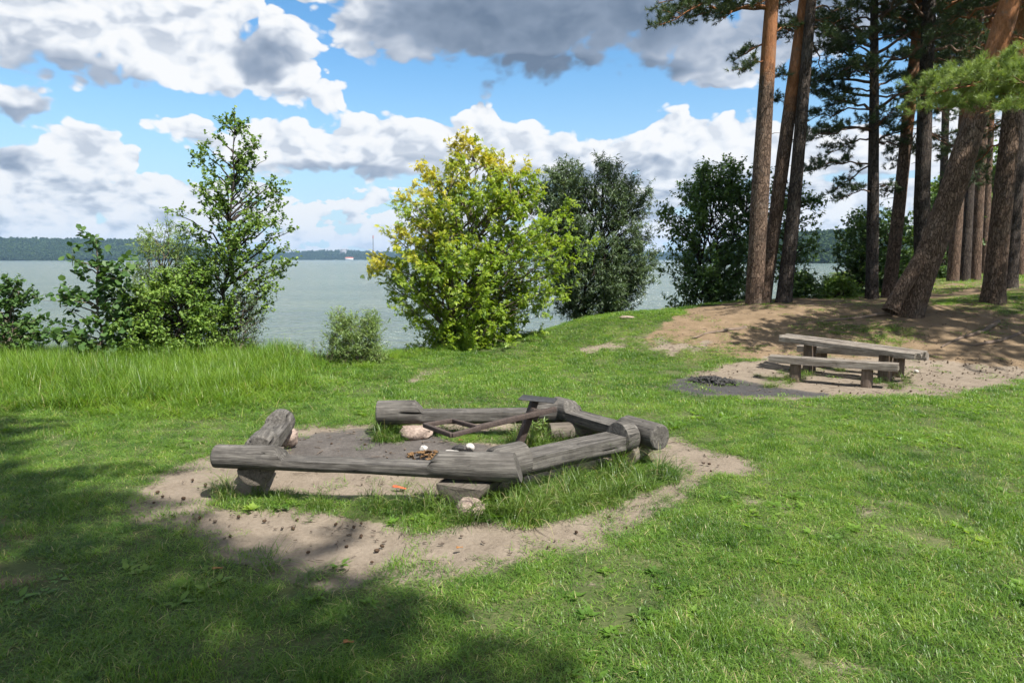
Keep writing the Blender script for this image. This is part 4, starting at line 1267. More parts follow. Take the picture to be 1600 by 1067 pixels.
# --- weeds standing up from the tall grass
def weed(px, py, top, d, label, seed, n=5):
    r = np.random.default_rng(seed)
    b = P(px, py, d); bz = hz(b.x, d); hgt = P(px, top, d).z - bz
    root = thing("weed", (b.x, d, bz), label, "weed", "weeds on the edge of the bank")
    w = Geo(); pos = []; dirs = []
    for i in range(n):
        e = np.array([r.normal(0, .09), r.normal(0, .09), hgt * r.uniform(.7, 1)])
        p = curve((r.normal(0, .05), r.normal(0, .05), -.03), e, 0, r, 6, .02)
        v, f = tube(p, np.linspace(.005, .002, 6), 4); w.add(v, f)
        m = int(40 * hgt)
        t = r.uniform(.15, 1, m)
        pp = np.stack([np.interp(t, np.linspace(0, 1, 6), p[:, c]) for c in range(3)], -1)
        pos.append(pp); dirs.append(rand_unit(r, m) * [1, 1, .6] + [0, 0, .35])
    pos = np.concatenate(pos); dirs = np.concatenate(dirs); m = len(pos)
    ln = r.uniform(.05, .11, m)
    V, Fi, idx = place_leaves(pos, dirs, rand_unit(r, m) * .5 + [0, 0, 1], ln, ln * .24, 'narrow', r)
    g = Geo(); g.add(V, Fi, tone=r.random(m)[idx])
    obj("stem", w.mesh("stem", M_TWIG), root); obj("foliage", g.mesh("foliage", L_WILLOWG), root)
weed(467, 575, 530, 14.3, "bushy weed with upright stems, left of the small willow", 51, 7)
weed(494, 578, 526, 14.3, "tall thin weed nearest to the small willow on its left", 52, 3)
weed(432, 576, 548, 14.3, "short leafy weed at the bank between the slender alder and the bushy weed", 53, 6)
weed(600, 574, 548, 15.0, "low spindly weed just right of the small willow", 54, 5)
weed(838, 702, 645, 8.2, "leafy light green weed growing beside the foot of the cooking stand", 56, 9)
weed(640, 565, 546, 15.6, "low dry weed on the bank left of the maple", 55, 6)

# --- pines
BARK = mat_bark("pine bark", (.075, .050, .036), (.215, .150, .110), (.165, .068, .028), (.36, .170, .082))
BARKD = mat_bark("dark pine bark", (.034, .027, .023), (.105, .085, .072), (.085, .055, .040), (.19, .125, .09))
L_PINE = leaf_mat("pine needles", (.026, .045, .018), (.050, .080, .030), (.085, .120, .048), None, .18, .5, .3)
L_PINEB = leaf_mat("sunlit pine needles", (.095, .145, .036), (.165, .235, .062), (.24, .31, .10), None, .25, .45, .3)  # brighter copy of the needles, sunlight put into the colour

def needle_tufts(pos, dirs, r, L=.075, w=.0065, per=16):
    """brush of needles round the end of each shoot"""
    n = len(pos)
    d = np.repeat(dirs, per, 0)
    p = np.repeat(pos, per, 0) + d * r.uniform(-.09, .03, n * per)[:, None]
    nd = d * .75 + rand_unit(r, n * per) * .85
    ln = L * r.uniform(.7, 1.2, n * per)
    V, Fi, idx = place_leaves(p, nd, rand_unit(r, n * per), ln, np.full(n * per, w), 'needle', r)
    return V, Fi, idx // per
def bough(wood, tp, td, start, tip, r, rad, sec=9, sag=.06, tl=(.35, .9), tuft_gap=.062):
    L = np.linalg.norm(np.array(tip) - start)
    br = curve(start, tip, sag, r, 9, .035)
    v, f = tube(br, np.linspace(rad, .010, 9), 6); wood.add(v, f, up=np.full(len(v), .9))
    ax_ = (np.array(tip) - start) / L
    m = max(4, int(sec * (.5 + .35 * L)))
    for j in range(m):
        t = 1 - .72 * (j / m) ** 1.05
        o = np.array([np.interp(t, np.linspace(0, 1, 9), br[:, c]) for c in range(3)])
        side = np.cross(ax_, [0, 0, 1.0]) * (1 if j % 2 else -1)
        dr = ax_ * r.uniform(.25, .8) + side * r.uniform(.5, 1.1) + np.array([0, 0, r.uniform(-.25, .45)])
        dr /= np.linalg.norm(dr)
        ll = r.uniform(*tl) * (.6 + .5 * (1 - t)) * min(1.3, .5 + L * .25)
        sb = curve(o, o + dr * ll, .05, r, 6, .05)
        v, f = tube(sb, np.linspace(.011, .004, 6), 4); wood.add(v, f, up=np.full(len(v), .5))
        nt = max(3, int(ll / tuft_gap))
        for q in range(nt):
            tt = 1 - .8 * q / nt
            b_ = np.array([np.interp(tt, np.linspace(0, 1, 6), sb[:, c]) for c in range(3)])
            u = dr * .6 + rand_unit(r, 1)[0] * .8 + np.array([0, 0, .45]); u /= np.linalg.norm(u)
            e = b_ + u * r.uniform(.05, .16)
            tp.append(e); td.append(u)
def pine(label, path, radii, d, crown, seed, bark=BARK, upz=(5.0, 8.5), top=15.0, needles=L_PINE, limbs=24, boughs=(), per=32, width=.014, two=None, cat="tree", nm="pine_tree", R=2.3, base_flare=1.14, world=None, fork=None, nearb=None, group="pines on the mound", tl=(.35, .9), zc0=None):
    """path: (px, py) up the trunk; radii in photo pixels; crown: lowest pixel row with live boughs"""
    r = np.random.default_rng(seed)
    if world is None:
        pts = [P(x, y, d) for x, y in path]
        rad = [q * d / F for q in radii]
    else:
        pts = [Vector(p) for p in world]; rad = list(radii); d = pts[0].y
    b = pts[0]; gz = hz(b.x, d)
    pts = [np.array(p) for p in pts]
    pts[0][2] = gz - .12
    dirn = pts[-1] - pts[-2]; dirn /= np.linalg.norm(dirn)
    dirn = dirn * .6 + np.array([0, 0, .5]); dirn /= np.linalg.norm(dirn)
    z_top = gz + top
    end = pts[-1] + dirn * max(0.5, (z_top - pts[-1][2]) / max(dirn[2], .3))
    mid = (pts[-1] + end) / 2 + r.normal(size=3) * [.15, .15, 0]
    pts += [mid, end]; rad += [rad[-1] * .7, .03]
    P_ = np.array(pts); tq = np.concatenate([[0], np.cumsum(np.linalg.norm(np.diff(P_, axis=0), axis=1))])
    ts = np.linspace(0, tq[-1], 70)
    sm = np.stack([np.interp(ts, tq, P_[:, c]) for c in range(3)], -1)
    for _ in range(6): sm[1:-1] = (sm[:-2] + 2 * sm[1:-1] + sm[2:]) / 4
    rr_ = np.interp(ts, tq, rad)
    rr_ = rr_ * (1 + (base_flare - 1) * np.exp(-ts / .35))
    wood = Geo()
    def trunk_tube(sm, rr_, sides=22):
        v, f = tube(sm, rr_, sides)
        ii = np.arange(len(v)) // sides; aa = (np.arange(len(v)) % sides) / sides * 2 * np.pi
        lump = 1 + .05 * fbm(np.cos(aa) * 2 + seed, ts[ii] * 1.2 + np.sin(aa) * 2, 1.0, 3, seed) + .10 * np.exp(-ts[ii] / .3) * np.cos(aa * 4 + seed)
        v = sm[ii] + (v - sm[ii]) * lump[:, None]
        hgt = v[:, 2] - gz
        wood.add(v, f, up=np.clip((hgt - upz[0]) / (upz[1] - upz[0]), 0, 1))
    trunk_tube(sm, rr_)
    if fork:
        fp = np.array([P(x, y, d - dd) for x, y, rq, dd in fork]); fr = np.array([rq * d / F for x, y, rq, dd in fork])
        tf = np.linspace(0, 1, 24); q0 = np.linspace(0, 1, len(fp))
        trunk_tube(np.stack([np.interp(tf, q0, fp[:, c]) for c in range(3)], -1), np.interp(tf, q0, fr), 16)
    tp, td = [], []
    zc = zc0 if zc0 is not None else (P(path[-1][0], crown, d).z if crown is not None else gz + top * .55)
    zc = max(zc, gz + 1.5)
    for i in range(limbs):
        t = (i + r.random()) / limbs
        z = zc + (sm[-1, 2] - .4 - zc) * t
        k = np.argmin(np.abs(sm[:, 2] - z))
        s0 = sm[k]
        ang = i * 2.4 + r.uniform(-.5, .5)
        Rr = R * (1 - .75 * t ** 1.6) * r.uniform(.6, 1.1)
        if t < .2: Rr *= .75
        tip = s0 + np.array([math.cos(ang) * Rr, math.sin(ang) * Rr, Rr * r.uniform(-.12, .42) + .3 * t])
        bough(wood, tp, td, s0, tip, r, .02 + .02 * Rr * (1 - t), sec=11, tl=tl)
    if nearb:
        n0 = len(tp)
        for (z0, tx, ty, tz, rb) in nearb:
            k = np.argmin(np.abs(sm[:, 2] - z0))
            bough(wood, tp, td, sm[k], np.array([tx, ty, tz]), r, rb, sec=11, sag=.03, tl=(.4, .9), tuft_gap=.055)
        n1 = len(tp)
    for (sx_y, tip_px, tip_py, dd, rad_b) in boughs:
        zz = P(path[-1][0], sx_y, d).z if world is None else sx_y
        k = np.argmin(np.abs(sm[:, 2] - zz))
        tip = np.array(P(tip_px, tip_py, d + dd))
        bough(wood, tp, td, sm[k], tip, r, rad_b, sec=13, sag=.08)
    # dead snags on the bare trunk
    for i in range(7):
        k = int(r.uniform(.18, .5) * 70); s0 = sm[k]; ang = r.uniform(0, 6.28); L = r.uniform(.15, .5)
        v, f = tube(curve(s0, s0 + np.array([math.cos(ang) * L, math.sin(ang) * L, r.uniform(-.1, .15)]), .05, r, 4, .05), [.016, .011, .008, .004], 5)
        wood.add(v, f, up=np.full(len(v), .2))
    root = thing(nm, (b.x, d, gz), label, cat, group)
    off = -np.array(root.location)
    wood.v = [v + off for v in wood.v]
    obj("trunk", wood.mesh("trunk", bark, True), root)
    tp = np.array(tp); td = np.array(td)
    if nearb:
        V, Fi, idx = needle_tufts(tp[n0:n1], td[n0:n1], r, .115, .008, 60)
        g = Geo(); g.add(V + off, Fi, tone=np.clip(r.normal(.5, .25, n1 - n0), 0, 1)[idx])
        obj("bough", g.mesh("bough", L_PINEB), root)['label'] = "bright green bough hanging into the photo"
        keep = np.ones(len(tp), bool); keep[n0:n1] = False
        tp, td = tp[keep], td[keep]
    V, Fi, idx = needle_tufts(tp, td, r, .11, width, per)
    n = len(tp)
    tone = np.clip(r.normal(.45, .25, n), 0, 1)
    g = Geo(); g.add(V + off, Fi, tone=tone[idx])
    obj("crown", g.mesh("crown", needles), root)
    return root

pine("left pine of the front trio, straight trunk turning orange above", [(1178, 476), (1186, 330), (1196, 160), (1206, 0), (1212, -110)], [13, 13.5, 11.5, 9.5, 8.5], 18.9, -30, 61, limbs=20, R=2.6, upz=(4.6, 7.6),
     boughs=[(20, 1030, 40, -.6, .05), (10, 1085, 25, .8, .05), (-10, 1120, -10, -1.2, .05), (0, 1060, 15, .1, .05), (-30, 1030, 5, .5, .05), (-30, 1100, 0, .9, .04), (5, 1130, 30, -.5, .03), (75, 1152, 92, .3, .03), (95, 1158, 112, -.3, .025), (60, 1240, 50, .8, .03), (130, 1215, 118, .5, .02)])
pine("middle pine of the front trio, orange trunk leaning right", [(1192, 474), (1213, 330), (1238, 140), (1258, 0), (1270, -110)], [11, 10, 9.5, 8.5, 7.5], 19.3, -60, 62, limbs=18, R=2.2, upz=(4.0, 7.0),
     boughs=[(28, 1226, 58, .4, .03), (40, 1310, 45, .5, .03), (0, 1200, 20, .9, .03), (150, 1225, 160, .3, .02)])
pine("right pine of the front trio, grey brown trunk", [(1224, 474), (1240, 330), (1256, 140), (1268, 0), (1276, -110)], [11.5, 10, 8.5, 7, 6.5], 19.0, -40, 63, bark=BARKD, limbs=18, R=2.3, upz=(5.5, 10),
     boughs=[(45, 1300, 60, -.4, .03), (60, 1285, 120, .8, .03), (20, 1340, 20, .5, .03)])
pine("thin dark pine with drooping boughs on both sides", [(1362, 470), (1364, 330), (1366, 150), (1366, 0), (1367, -110)], [9, 8.5, 6.5, 5.2, 4.5], 20.2, 225, 64, bark=BARKD, limbs=46, R=2.4, upz=(6, 12), top=13,
     boughs=[(255, 1262, 268, .2, .03), (262, 1300, 300, .8, .03), (300, 1312, 312, -.4, .025), (290, 1395, 300, .4, .02), (200, 1250, 225, -.3, .03), (170, 1262, 190, .7, .03), (120, 1270, 130, .1, .03), (90, 1290, 80, -.6, .03), (230, 1430, 235, .5, .03), (150, 1440, 165, .2, .03), (100, 1425, 90, .2, .03), (60, 1270, 40, .3, .03), (40, 1300, 60, .9, .03), (20, 1420, 30, .4, .03), (215, 1290, 245, 1.2, .03), (140, 1290, 150, .9, .03), (110, 1320, 110, -1.2, .03), (60, 1330, 70, -1.2, .03)])
pine("slim pine with an orange upper trunk right of the thin dark one", [(1388, 464), (1404, 330), (1424, 140), (1438, 0), (1446, -110)], [10, 9, 8, 7, 6.5], 20.6, 60, 65, limbs=30, R=2.4, upz=(3.6, 6.2),
     boughs=[(60, 1400, 60, .5, .03), (110, 1470, 130, .5, .03), (160, 1400, 200, .6, .02), (40, 1480, 60, .6, .03), (20, 1390, 20, .6, .03)])
pine("straight dark grey pine behind the leaning trunk", [(1441, 468), (1440, 330), (1446, 150), (1452, 0), (1455, -110)], [11, 11, 10, 9, 8.5], 20.0, 90, 66, bark=BARKD, limbs=34, R=2.8, upz=(7, 12),
     boughs=[(120, 1520, 150, .8, .03), (190, 1400, 260, 1.0, .02), (200, 1500, 250, 1.0, .03), (210, 1540, 290, .6, .02), (60, 1510, 60, .5, .03), (100, 1530, 100, .9, .03), (150, 1480, 190, .2, .03)])
pine("big leaning pine with a forked flaring foot", [(1419, 486), (1449, 405), (1488, 300), (1525, 180), (1552, 90), (1580, 0), (1605, -110)], [19.5, 19.5, 18.2, 16.5, 15, 14, 12.5], 16.6, -80, 67, limbs=18, R=3.0, upz=(3.4, 6.4), top=14, base_flare=1.12, fork=[(1391, 487, 12, .25), (1404, 460, 11, .2), (1426, 425, 11.5, .12), (1448, 390, 12, 0)],
     boughs=[(10, 1640, 15, .2, .07), (60, 1640, 60, -.5, .05)])
pine("left one of the three slim pines standing close together", [(1487, 460), (1496, 330), (1508, 160), (1520, 0), (1526, -110)], [8.5, 8, 7, 6, 5.5], 24.5, 110, 68, limbs=32, R=2.7, upz=(4.4, 7.0))
pine("middle one of the three slim pines standing close together", [(1505, 460), (1512, 330), (1522, 160), (1530, 0), (1534, -110)], [8, 7.5, 6.5, 5.5, 5], 25.0, 130, 69, limbs=32, R=2.7, bark=BARKD)
pine("right one of the three slim pines standing close together", [(1521, 460), (1528, 330), (1538, 160), (1546, 0), (1550, -110)], [8, 7.5, 7, 6, 5.5], 25.4, 110, 70, limbs=32, R=2.7)
pine("thick rough barked pine near the right edge", [(1551, 468), (1564, 340), (1580, 190), (1598, 0), (1608, -110)], [15.5, 14, 12.5, 11, 10], 17.4, 60, 71, limbs=18, R=2.6, upz=(4.0, 7.0), base_flare=1.18,
     boughs=[(215, 1500, 270, .8, .03), (180, 1540, 215, 1.2, .02)])
pine("shaded dark pine half hidden behind the thick one at the right edge", [(1576, 462), (1584, 340), (1594, 200), (1608, 0), (1616, -110)], [11, 10, 9.5, 9, 8], 20.5, 40, 72, bark=BARKD, limbs=18, R=2.4)
pine("thin pale pine far behind, between the slim three and the thick rough pine", [(1536, 452), (1541, 330), (1548, 160), (1556, 0), (1560, -110)], [6.5, 6, 5.5, 5, 4.5], 31.0, 150, 73, limbs=34, R=3.0)
pine("thin dark pine far behind, seen left of the slim three", [(1470, 456), (1473, 330), (1478, 160), (1482, 0), (1484, -110)], [6, 5.5, 5, 4.5, 4], 30.0, 170, 74, bark=BARKD, limbs=36, R=3.2)
pine("thin pine farthest to the right edge behind the shaded pine", [(1592, 450), (1595, 330), (1600, 160), (1606, 0), (1608, -110)], [7, 6.5, 6, 5, 4.5], 29.0, 160, 75, limbs=32, R=3.0)

# pines outside the frame: they shade the mound and the near lawn, one hangs a bough into the picture
def lean(x, y, dx, dy, h, n=5):
    z = hz(x, y)
    return [(x + dx * (i / (n - 1)) ** 1.4, y + dy * (i / (n - 1)) ** 1.4, z + h * i / (n - 1)) for i in range(n)]
pine("pine outside the right edge whose bright green bough hangs before the leaning trunk", None, [.22, .2, .18, .15, .12], 0, None, 81, world=lean(12.0, 14.0, .5, .2, 11), top=14, limbs=16, R=2.2, zc0=8.5,
     nearb=[(5.6, *P(1442, 150, 13.2), .05), (5.5, *P(1530, 178, 12.9), .04), (5.9, *P(1510, 135, 13.6), .04), (5.4, *P(1470, 170, 13.8), .03), (5.7, *P(1600, 135, 12.4), .03), (5.9, *P(1480, 140, 12.8), .03)])
SH = dict(per=22, width=.024, tl=(.6, 1.3), group="pines outside the frame that shade the ground")
for i, (x, y, dx, dy, h, R_, zc_, nl) in enumerate([
        (15.0, 12.0, -.2, .2, 13, 2.7, 7.5, 24), (17.5, 14.5, .2, 0, 13, 2.8, 7, 22), (16.2, 9.6, .2, 0, 13, 2.4, 9, 20),
        (0.6, -1.1, -.3, .5, 16, 2.8, 11.5, 28), (2.9, -3.0, -.2, .3, 15, 2.8, 10.5, 28), (-1.9, -2.3, .2, .3, 15.5, 2.7, 11, 26), (4.8, -5.1, -.2, .3, 15, 2.6, 10.5, 34), (5.7, -4.4, -.2, .3, 15, 1.9, 10.5, 32)]):
    pine("tall pine standing outside the photo whose crown shades the ground", None, [.24, .22, .19, .16, .12], 0, None, 90 + i, world=lean(x, y, dx, dy, h), top=h + 2.5, limbs=nl, R=R_, zc0=zc_, **SH)

# ================================================================== grass
def blades(n, R, h, w, seed, seg=4, bendy=.5, flop=0.0, dryp=.08, stand=.35):
    """a tuft: n tapered bent blades inside radius R"""
    r = np.random.default_rng(seed)
    a = r.uniform(0, 2 * np.pi, n); q = R * np.sqrt(r.random(n))
    bx, by = q * np.cos(a), q * np.sin(a)
    L = h * r.uniform(.45, 1.15, n)
    az = a * .6 + r.uniform(0, 2 * np.pi, n)
    t0 = np.abs(r.normal(stand, .22, n))                   # lean from upright at the root
    k = bendy * r.uniform(.3, 1.6, n) + flop
    ww = w * r.uniform(.6, 1.3, n)
    V = np.zeros((n, seg * 2 + 1, 3)); ang = t0.copy(); p = np.stack([bx, by, np.full(n, -.008)], -1)
    side = np.stack([-np.sin(az), np.cos(az), np.zeros(n)], -1)
    tw = r.normal(0, .5, n)
    side = side * np.cos(tw)[:, None] + np.array([0, 0, 1]) * np.sin(tw)[:, None] * .5
    for i in range(seg + 1):
        t = i / seg
        wd = ww * (1 - t ** 1.7) * .5
        if i < seg:
            V[:, 2 * i] = p - side * wd[:, None]; V[:, 2 * i + 1] = p + side * wd[:, None]
        else:
            V[:, 2 * seg] = p
        d = np.stack([np.sin(ang) * np.cos(az), np.sin(ang) * np.sin(az), np.cos(ang)], -1)
        p = p + d * (L / seg)[:, None]
        ang = ang + k / seg * (1 + t)
    m = seg * 2 + 1
    o = (np.arange(n) * m)[:, None]
    f4 = np.concatenate([o + np.array([[2 * i, 2 * i + 1, 2 * i + 3, 2 * i + 2]]) for i in range(seg - 1)])
    f3 = o + np.array([[2 * seg - 2, 2 * seg - 1, 2 * seg]])
    tone = np.repeat(np.clip(r.normal(.5, .25, n), 0, 1), m)
    dry = np.repeat((r.random(n) < dryp) * r.uniform(.6, 1, n), m)
    return V.reshape(-1, 3), f4, f3, tone, dry
def rosette(n, size, seed):
    r = np.random.default_rng(seed)
    a = r.uniform(0, 6.28, n)
    pos = np.stack([np.cos(a) * .015, np.sin(a) * .015, np.full(n, .012)], -1)
    d = np.stack([np.cos(a), np.sin(a), r.uniform(.1, .8, n)], -1)
    V, F3, idx = place_leaves(pos, d, np.tile([0, 0, 1.0], (n, 1)), size * r.uniform(.6, 1.2, n), size * .5 * r.uniform(.7, 1.2, n), 'rhomb', r)
    return V, F3, np.full(len(V), .75), np.zeros(len(V))
def variant_collection(name, meshes, mat):
    col = bpy.data.collections.new(name)
    for i, me in enumerate(meshes):
        me.materials.append(mat)
        o = bpy.data.objects.new("%s %02d" % (name, i), me)
        col.objects.link(o)
    return col
def scatter(name, pts, rot, scl, idx, col, label, cat, loc=(0, 0, 0)):
    me = bpy.data.meshes.new(name)
    me.vertices.add(len(pts)); me.vertices.foreach_set('co', np.asarray(pts, np.float32).ravel())
    for nm, v in (('rot', rot), ('scl', scl)):
        a = me.attributes.new(nm, 'FLOAT_VECTOR', 'POINT'); a.data.foreach_set('vector', np.asarray(v, np.float32).ravel())
    a = me.attributes.new('idx', 'INT', 'POINT'); a.data.foreach_set('value', np.asarray(idx, np.int32))
    o = obj(name, me)
    ng = bpy.data.node_groups.new(name + " scatter", 'GeometryNodeTree')
    ng.interface.new_socket("Geometry", in_out='INPUT', socket_type='NodeSocketGeometry')
    ng.interface.new_socket("Geometry", in_out='OUTPUT', socket_type='NodeSocketGeometry')
    gi = ng.nodes.new('NodeGroupInput'); go = ng.nodes.new('NodeGroupOutput')
    iop = ng.nodes.new('GeometryNodeInstanceOnPoints')
    ci = ng.nodes.new('GeometryNodeCollectionInfo')
    ci.inputs['Collection'].default_value = col
    ci.inputs['Separate Children'].default_value = True
    ci.inputs['Reset Children'].default_value = True
    def named(nm, t):
        n = ng.nodes.new('GeometryNodeInputNamedAttribute'); n.data_type = t
        n.inputs['Name'].default_value = nm
        return n.outputs[0]
    L = ng.links.new
    L(gi.outputs[0], iop.inputs['Points']); L(ci.outputs[0], iop.inputs['Instance'])
    iop.inputs['Pick Instance'].default_value = True
    L(named('idx', 'INT'), iop.inputs['Instance Index'])
    L(named('rot', 'FLOAT_VECTOR'), iop.inputs['Rotation'])
    L(named('scl', 'FLOAT_VECTOR'), iop.inputs['Scale'])
    L(iop.outputs[0], go.inputs[0])
    md = o.modifiers.new("scatter", 'NODES'); md.node_group = ng
    return tag(o, label, cat, None, "stuff")

M_GRASS = mat_grass("lawn grass", (.036, .092, .013), (.116, .218, .028), (.235, .325, .062), (.40, .35, .18), .44)
M_MEADOW = mat_grass("meadow grass", (.050, .112, .012), (.120, .215, .020), (.215, .300, .040), (.26, .24, .10), .42)
M_SEDGE = mat_grass("tufted grass", (.034, .075, .010), (.090, .155, .022), (.16, .225, .048), (.32, .28, .15))

def tuft_mesh(name, V, f4, f3, tone, dry):
    return mesh_np(name, V, [f for f in (f4, f3) if f is not None], True, {'tone': tone, 'dry': dry})
near = []
for i in range(7):
    near.append(tuft_mesh("lawn tuft", *blades(50, .12, .072 + .014 * (i % 3), .0050, 100 + i, 4, .95, .2, .08 + .06 * (i % 3 == 0), .60)))
for i in range(2):
    V, F3, t, d = rosette(9, .06 + .02 * i, 120 + i)
    near.append(tuft_mesh("lawn rosette", V, None, F3, t, d))
near.append(tuft_mesh("dry stalks", *blades(5, .08, .19, .0034, 130, 4, .35, 0, .9, .2)))
far = [tuft_mesh("far tuft", *blades(40, .15, .080, .0095, 140 + i, 3, .9, .2, .10, .55)) for i in range(5)]
mead = [tuft_mesh("meadow tuft", *blades(42, .19, .50 + .06 * i, .0105, 150 + i, 5, .55, .05, .06, .16)) for i in range(5)]
mead.append(tuft_mesh("meadow stalks", *blades(7, .15, .80, .006, 158, 5, .25, 0, .5, .10)))
sedge = [tuft_mesh("sedge tuft", *blades(64, .08, .30 + .03 * i, .0062, 160 + i, 6, 1.5, .3, .10, .25)) for i in range(5)]
COL_NEAR = variant_collection("lawn tufts", near, M_GRASS)
COL_FAR = variant_collection("far lawn tufts", far, M_GRASS)
COL_MEAD = variant_collection("meadow tufts", mead, M_MEADOW)
COL_SEDGE = variant_collection("sedge tufts", sedge, M_SEDGE)

TUFTS = [[(480, 778), (560, 784), (600, 778), (690, 790), (760, 785), (830, 755), (930, 735), (1010, 715), (1060, 735), (1062, 750), (960, 785), (900, 800), (830, 820), (770, 812), (690, 826), (620, 814), (560, 806), (490, 796)],
         [(335, 760), (400, 760), (470, 782), (400, 790), (340, 782)], [(580, 664), (632, 664), (632, 690), (590, 690)], [(800, 660), (870, 655), (905, 690), (850, 700), (800, 700)], [(820, 690), (930, 680), (930, 695), (830, 708)]]
TUFTS2 = [[(585, 588), (640, 580), (640, 592), (590, 598)], [(1170, 580), (1260, 582), (1260, 600), (1190, 604)], [(1360, 585), (1430, 588), (1430, 606), (1370, 606)], [(670, 665), (800, 668), (860, 672), (800, 684), (690, 678)], [(1500, 478), (1560, 474), (1560, 490), (1500, 490)],
          [(420, 880), (520, 880), (520, 900), (430, 905)], [(630, 870), (720, 870), (720, 895), (640, 895)], [(1290, 560), (1330, 560), (1330, 580), (1290, 580)]]

def lawn(seed, ylo, yhi, dens, xk, col_n, want):
    r = np.random.default_rng(seed)
    wmax = xk * yhi + 1.2
    n = int(dens * (yhi - ylo) * 2 * wmax)
    x = r.uniform(-wmax, wmax, n); y = r.uniform(ylo, yhi, n)
    k = np.abs(x) < xk * y + 1.0
    return r, x[k], y[k]
def build_grass():
    P_, R_, S_, I_ = [], [], [], []
    PF, RF, SF, IF = [], [], [], []
    for (ylo, yhi, dens, isfar, sd) in ((2.3, 4.4, 270, 0, 1), (4.4, 7.2, 245, 0, 2), (7.2, 10.0, 190, 0, 3), (10.0, 20.5, 120, 1, 4)):
        r, x, y = lawn(200 + sd, ylo, yhi, dens, .80, 0, 0)
        sand, ash, lit, mg, tall, sp = masks(x, y)
        patch = fbm(x, y, 1.1, 3, 60)
        p = 1 - sand * 1.0
        p = np.where(lit > .4, np.clip(.06 + .75 * mg + .40 * (patch - .1), 0, 1) * (1 - sand), p)
        p = p * (1 - .88 * sp * sstep(fbm(x, y, .7, 3, 71), -.3, .2)) * (1 - .85 * (ash > .5))
        thin = sstep(fbm(x, y, .6, 3, 77), .12, .42)
        p = p * (1 - .66 * thin * (lit < .4))
        p = np.where((sand > .5) & (r.random(len(x)) < .018), .8, p)
        keep = r.random(len(x)) < p
        keep &= tall < r.uniform(.45, 1.2, len(x))
        yd = np.interp(x, _dx, _dy)
        keep &= y < yd + 1.3
        x, y, lit, sp, sand, patch = x[keep], y[keep], lit[keep], sp[keep], sand[keep], patch[keep]
        n = len(x); z = height(x, y)
        h = .88 + .5 * patch + 1.1 * sstep(fbm(x, y, .5, 2, 90), .12, .5) + r.normal(0, .12, n)
        h = h * (1 - .35 * (lit > .4)) * (1 - .30 * sp) * (1 - .2 * (sand > .2)) * np.where((x > 3) & (y < 5), 1.15, 1.0)
        h = np.clip(h, .4, 2.2) * (.80 if not isfar else .85)
        q = r.uniform(.85, 1.2, n)
        rot = np.stack([r.normal(0, .10, n), r.normal(0, .10, n), r.uniform(0, 6.283, n)], -1)
        scl = np.stack([q, q, h], -1)
        if isfar:
            PF.append(np.stack([x, y, z], -1)); RF.append(rot); SF.append(scl); IF.append(r.integers(0, len(far), n))
        else:
            i = r.integers(0, 7, n)
            u = r.random(n)
            clover = fbm(x, y, .9, 2, 130) > .12
            i = np.where((u < .10) & clover, 7 + r.integers(0, 2, n), i)
            i = np.where((u > .988), 9, i)
            P_.append(np.stack([x, y, z], -1)); R_.append(rot); S_.append(scl); I_.append(i)
    r = np.random.default_rng(280)
    x = r.uniform(8, 30, 14000); y = r.uniform(20.2, 38, 14000)
    yd = np.interp(x, _dx, _dy)
    k = (y < yd + 1) & (x < .85 * y + 1) & (r.random(len(x)) < .30 + .5 * fbm(x, y, 1.5, 2, 6)); x, y = x[k], y[k]; n = len(x)
    q = r.uniform(1.0, 1.5, n)
    PF.append(np.stack([x, y, height(x, y)], -1)); RF.append(np.stack([r.normal(0, .1, n), r.normal(0, .1, n), r.uniform(0, 6.28, n)], -1)); SF.append(np.stack([q, q, r.uniform(.7, 2.0, n)], -1)); IF.append(r.integers(0, len(far), n))
    cat = np.concatenate
    scatter("grass", cat(P_), cat(R_), cat(S_), cat(I_), COL_NEAR, "uneven lawn grass in the foreground", "grass")
    scatter("grass", cat(PF), cat(RF), cat(SF), cat(IF), COL_FAR, "short lawn grass stretching to the bank and mound", "grass")
    # meadow on the left bank
    r, x, y = lawn(300, 8.5, 17.5, 62, .85, 0, 0)
    tall = masks(x, y)[4]
    yd = np.interp(x, _dx, _dy)
    edge = (x < -0.5) & (y > yd - 1.2) & (y < yd + 2.0)
    keep = ((r.random(len(x)) < tall) | (edge & (r.random(len(x)) < .55))) & (y < yd + 2.2) & (x < .5)
    x, y, tall = x[keep], y[keep], tall[keep]
    n = len(x); q = r.uniform(.85, 1.25, n)
    front = .25 + .75 * sstep(y + .8 * fbm(x, y, 1.2, 2, 12), 8.8, 11.6)
    h = np.clip((.72 + .4 * fbm(x, y, 1.6, 2, 66) + r.normal(0, .1, n)) * front * np.where(tall > .5, 1, .55) * np.where(x > -4.5, .75, 1.0), .2, 1.5)
    i = np.where(r.random(n) < .05, 5, r.integers(0, 5, n))
    scatter("tall_grass", np.stack([x, y, height(x, y)], -1), np.stack([r.normal(0, .08, n), r.normal(0, .08, n), r.uniform(0, 6.283, n)], -1), np.stack([q, q, h], -1), i, COL_MEAD, "tall bright meadow grass along the left bank", "tall grass")
    # long tufts round the logs and posts
    r = np.random.default_rng(310)
    x = r.uniform(-5, 8, 9000); y = r.uniform(4.5, 16, 9000)
    px, py = to_px(x, y, height(x, y))
    a = np.zeros(len(x), bool); b = np.zeros(len(x), bool)
    for t in TUFTS: a |= in_poly(px, py, t)
    for t in TUFTS2: b |= in_poly(px, py, t)
    pr = np.where(a, .9 * (.55 + .6 * fbm(x, y, .4, 2, 5)) , np.where(b, .13, 0))
    keep = r.random(len(x)) < pr
    x, y, b = x[keep], y[keep], b[keep]
    n = len(x); q = r.uniform(.8, 1.25, n); h = np.where(b, r.uniform(.3, .6, n), r.uniform(.55, 1.3, n))
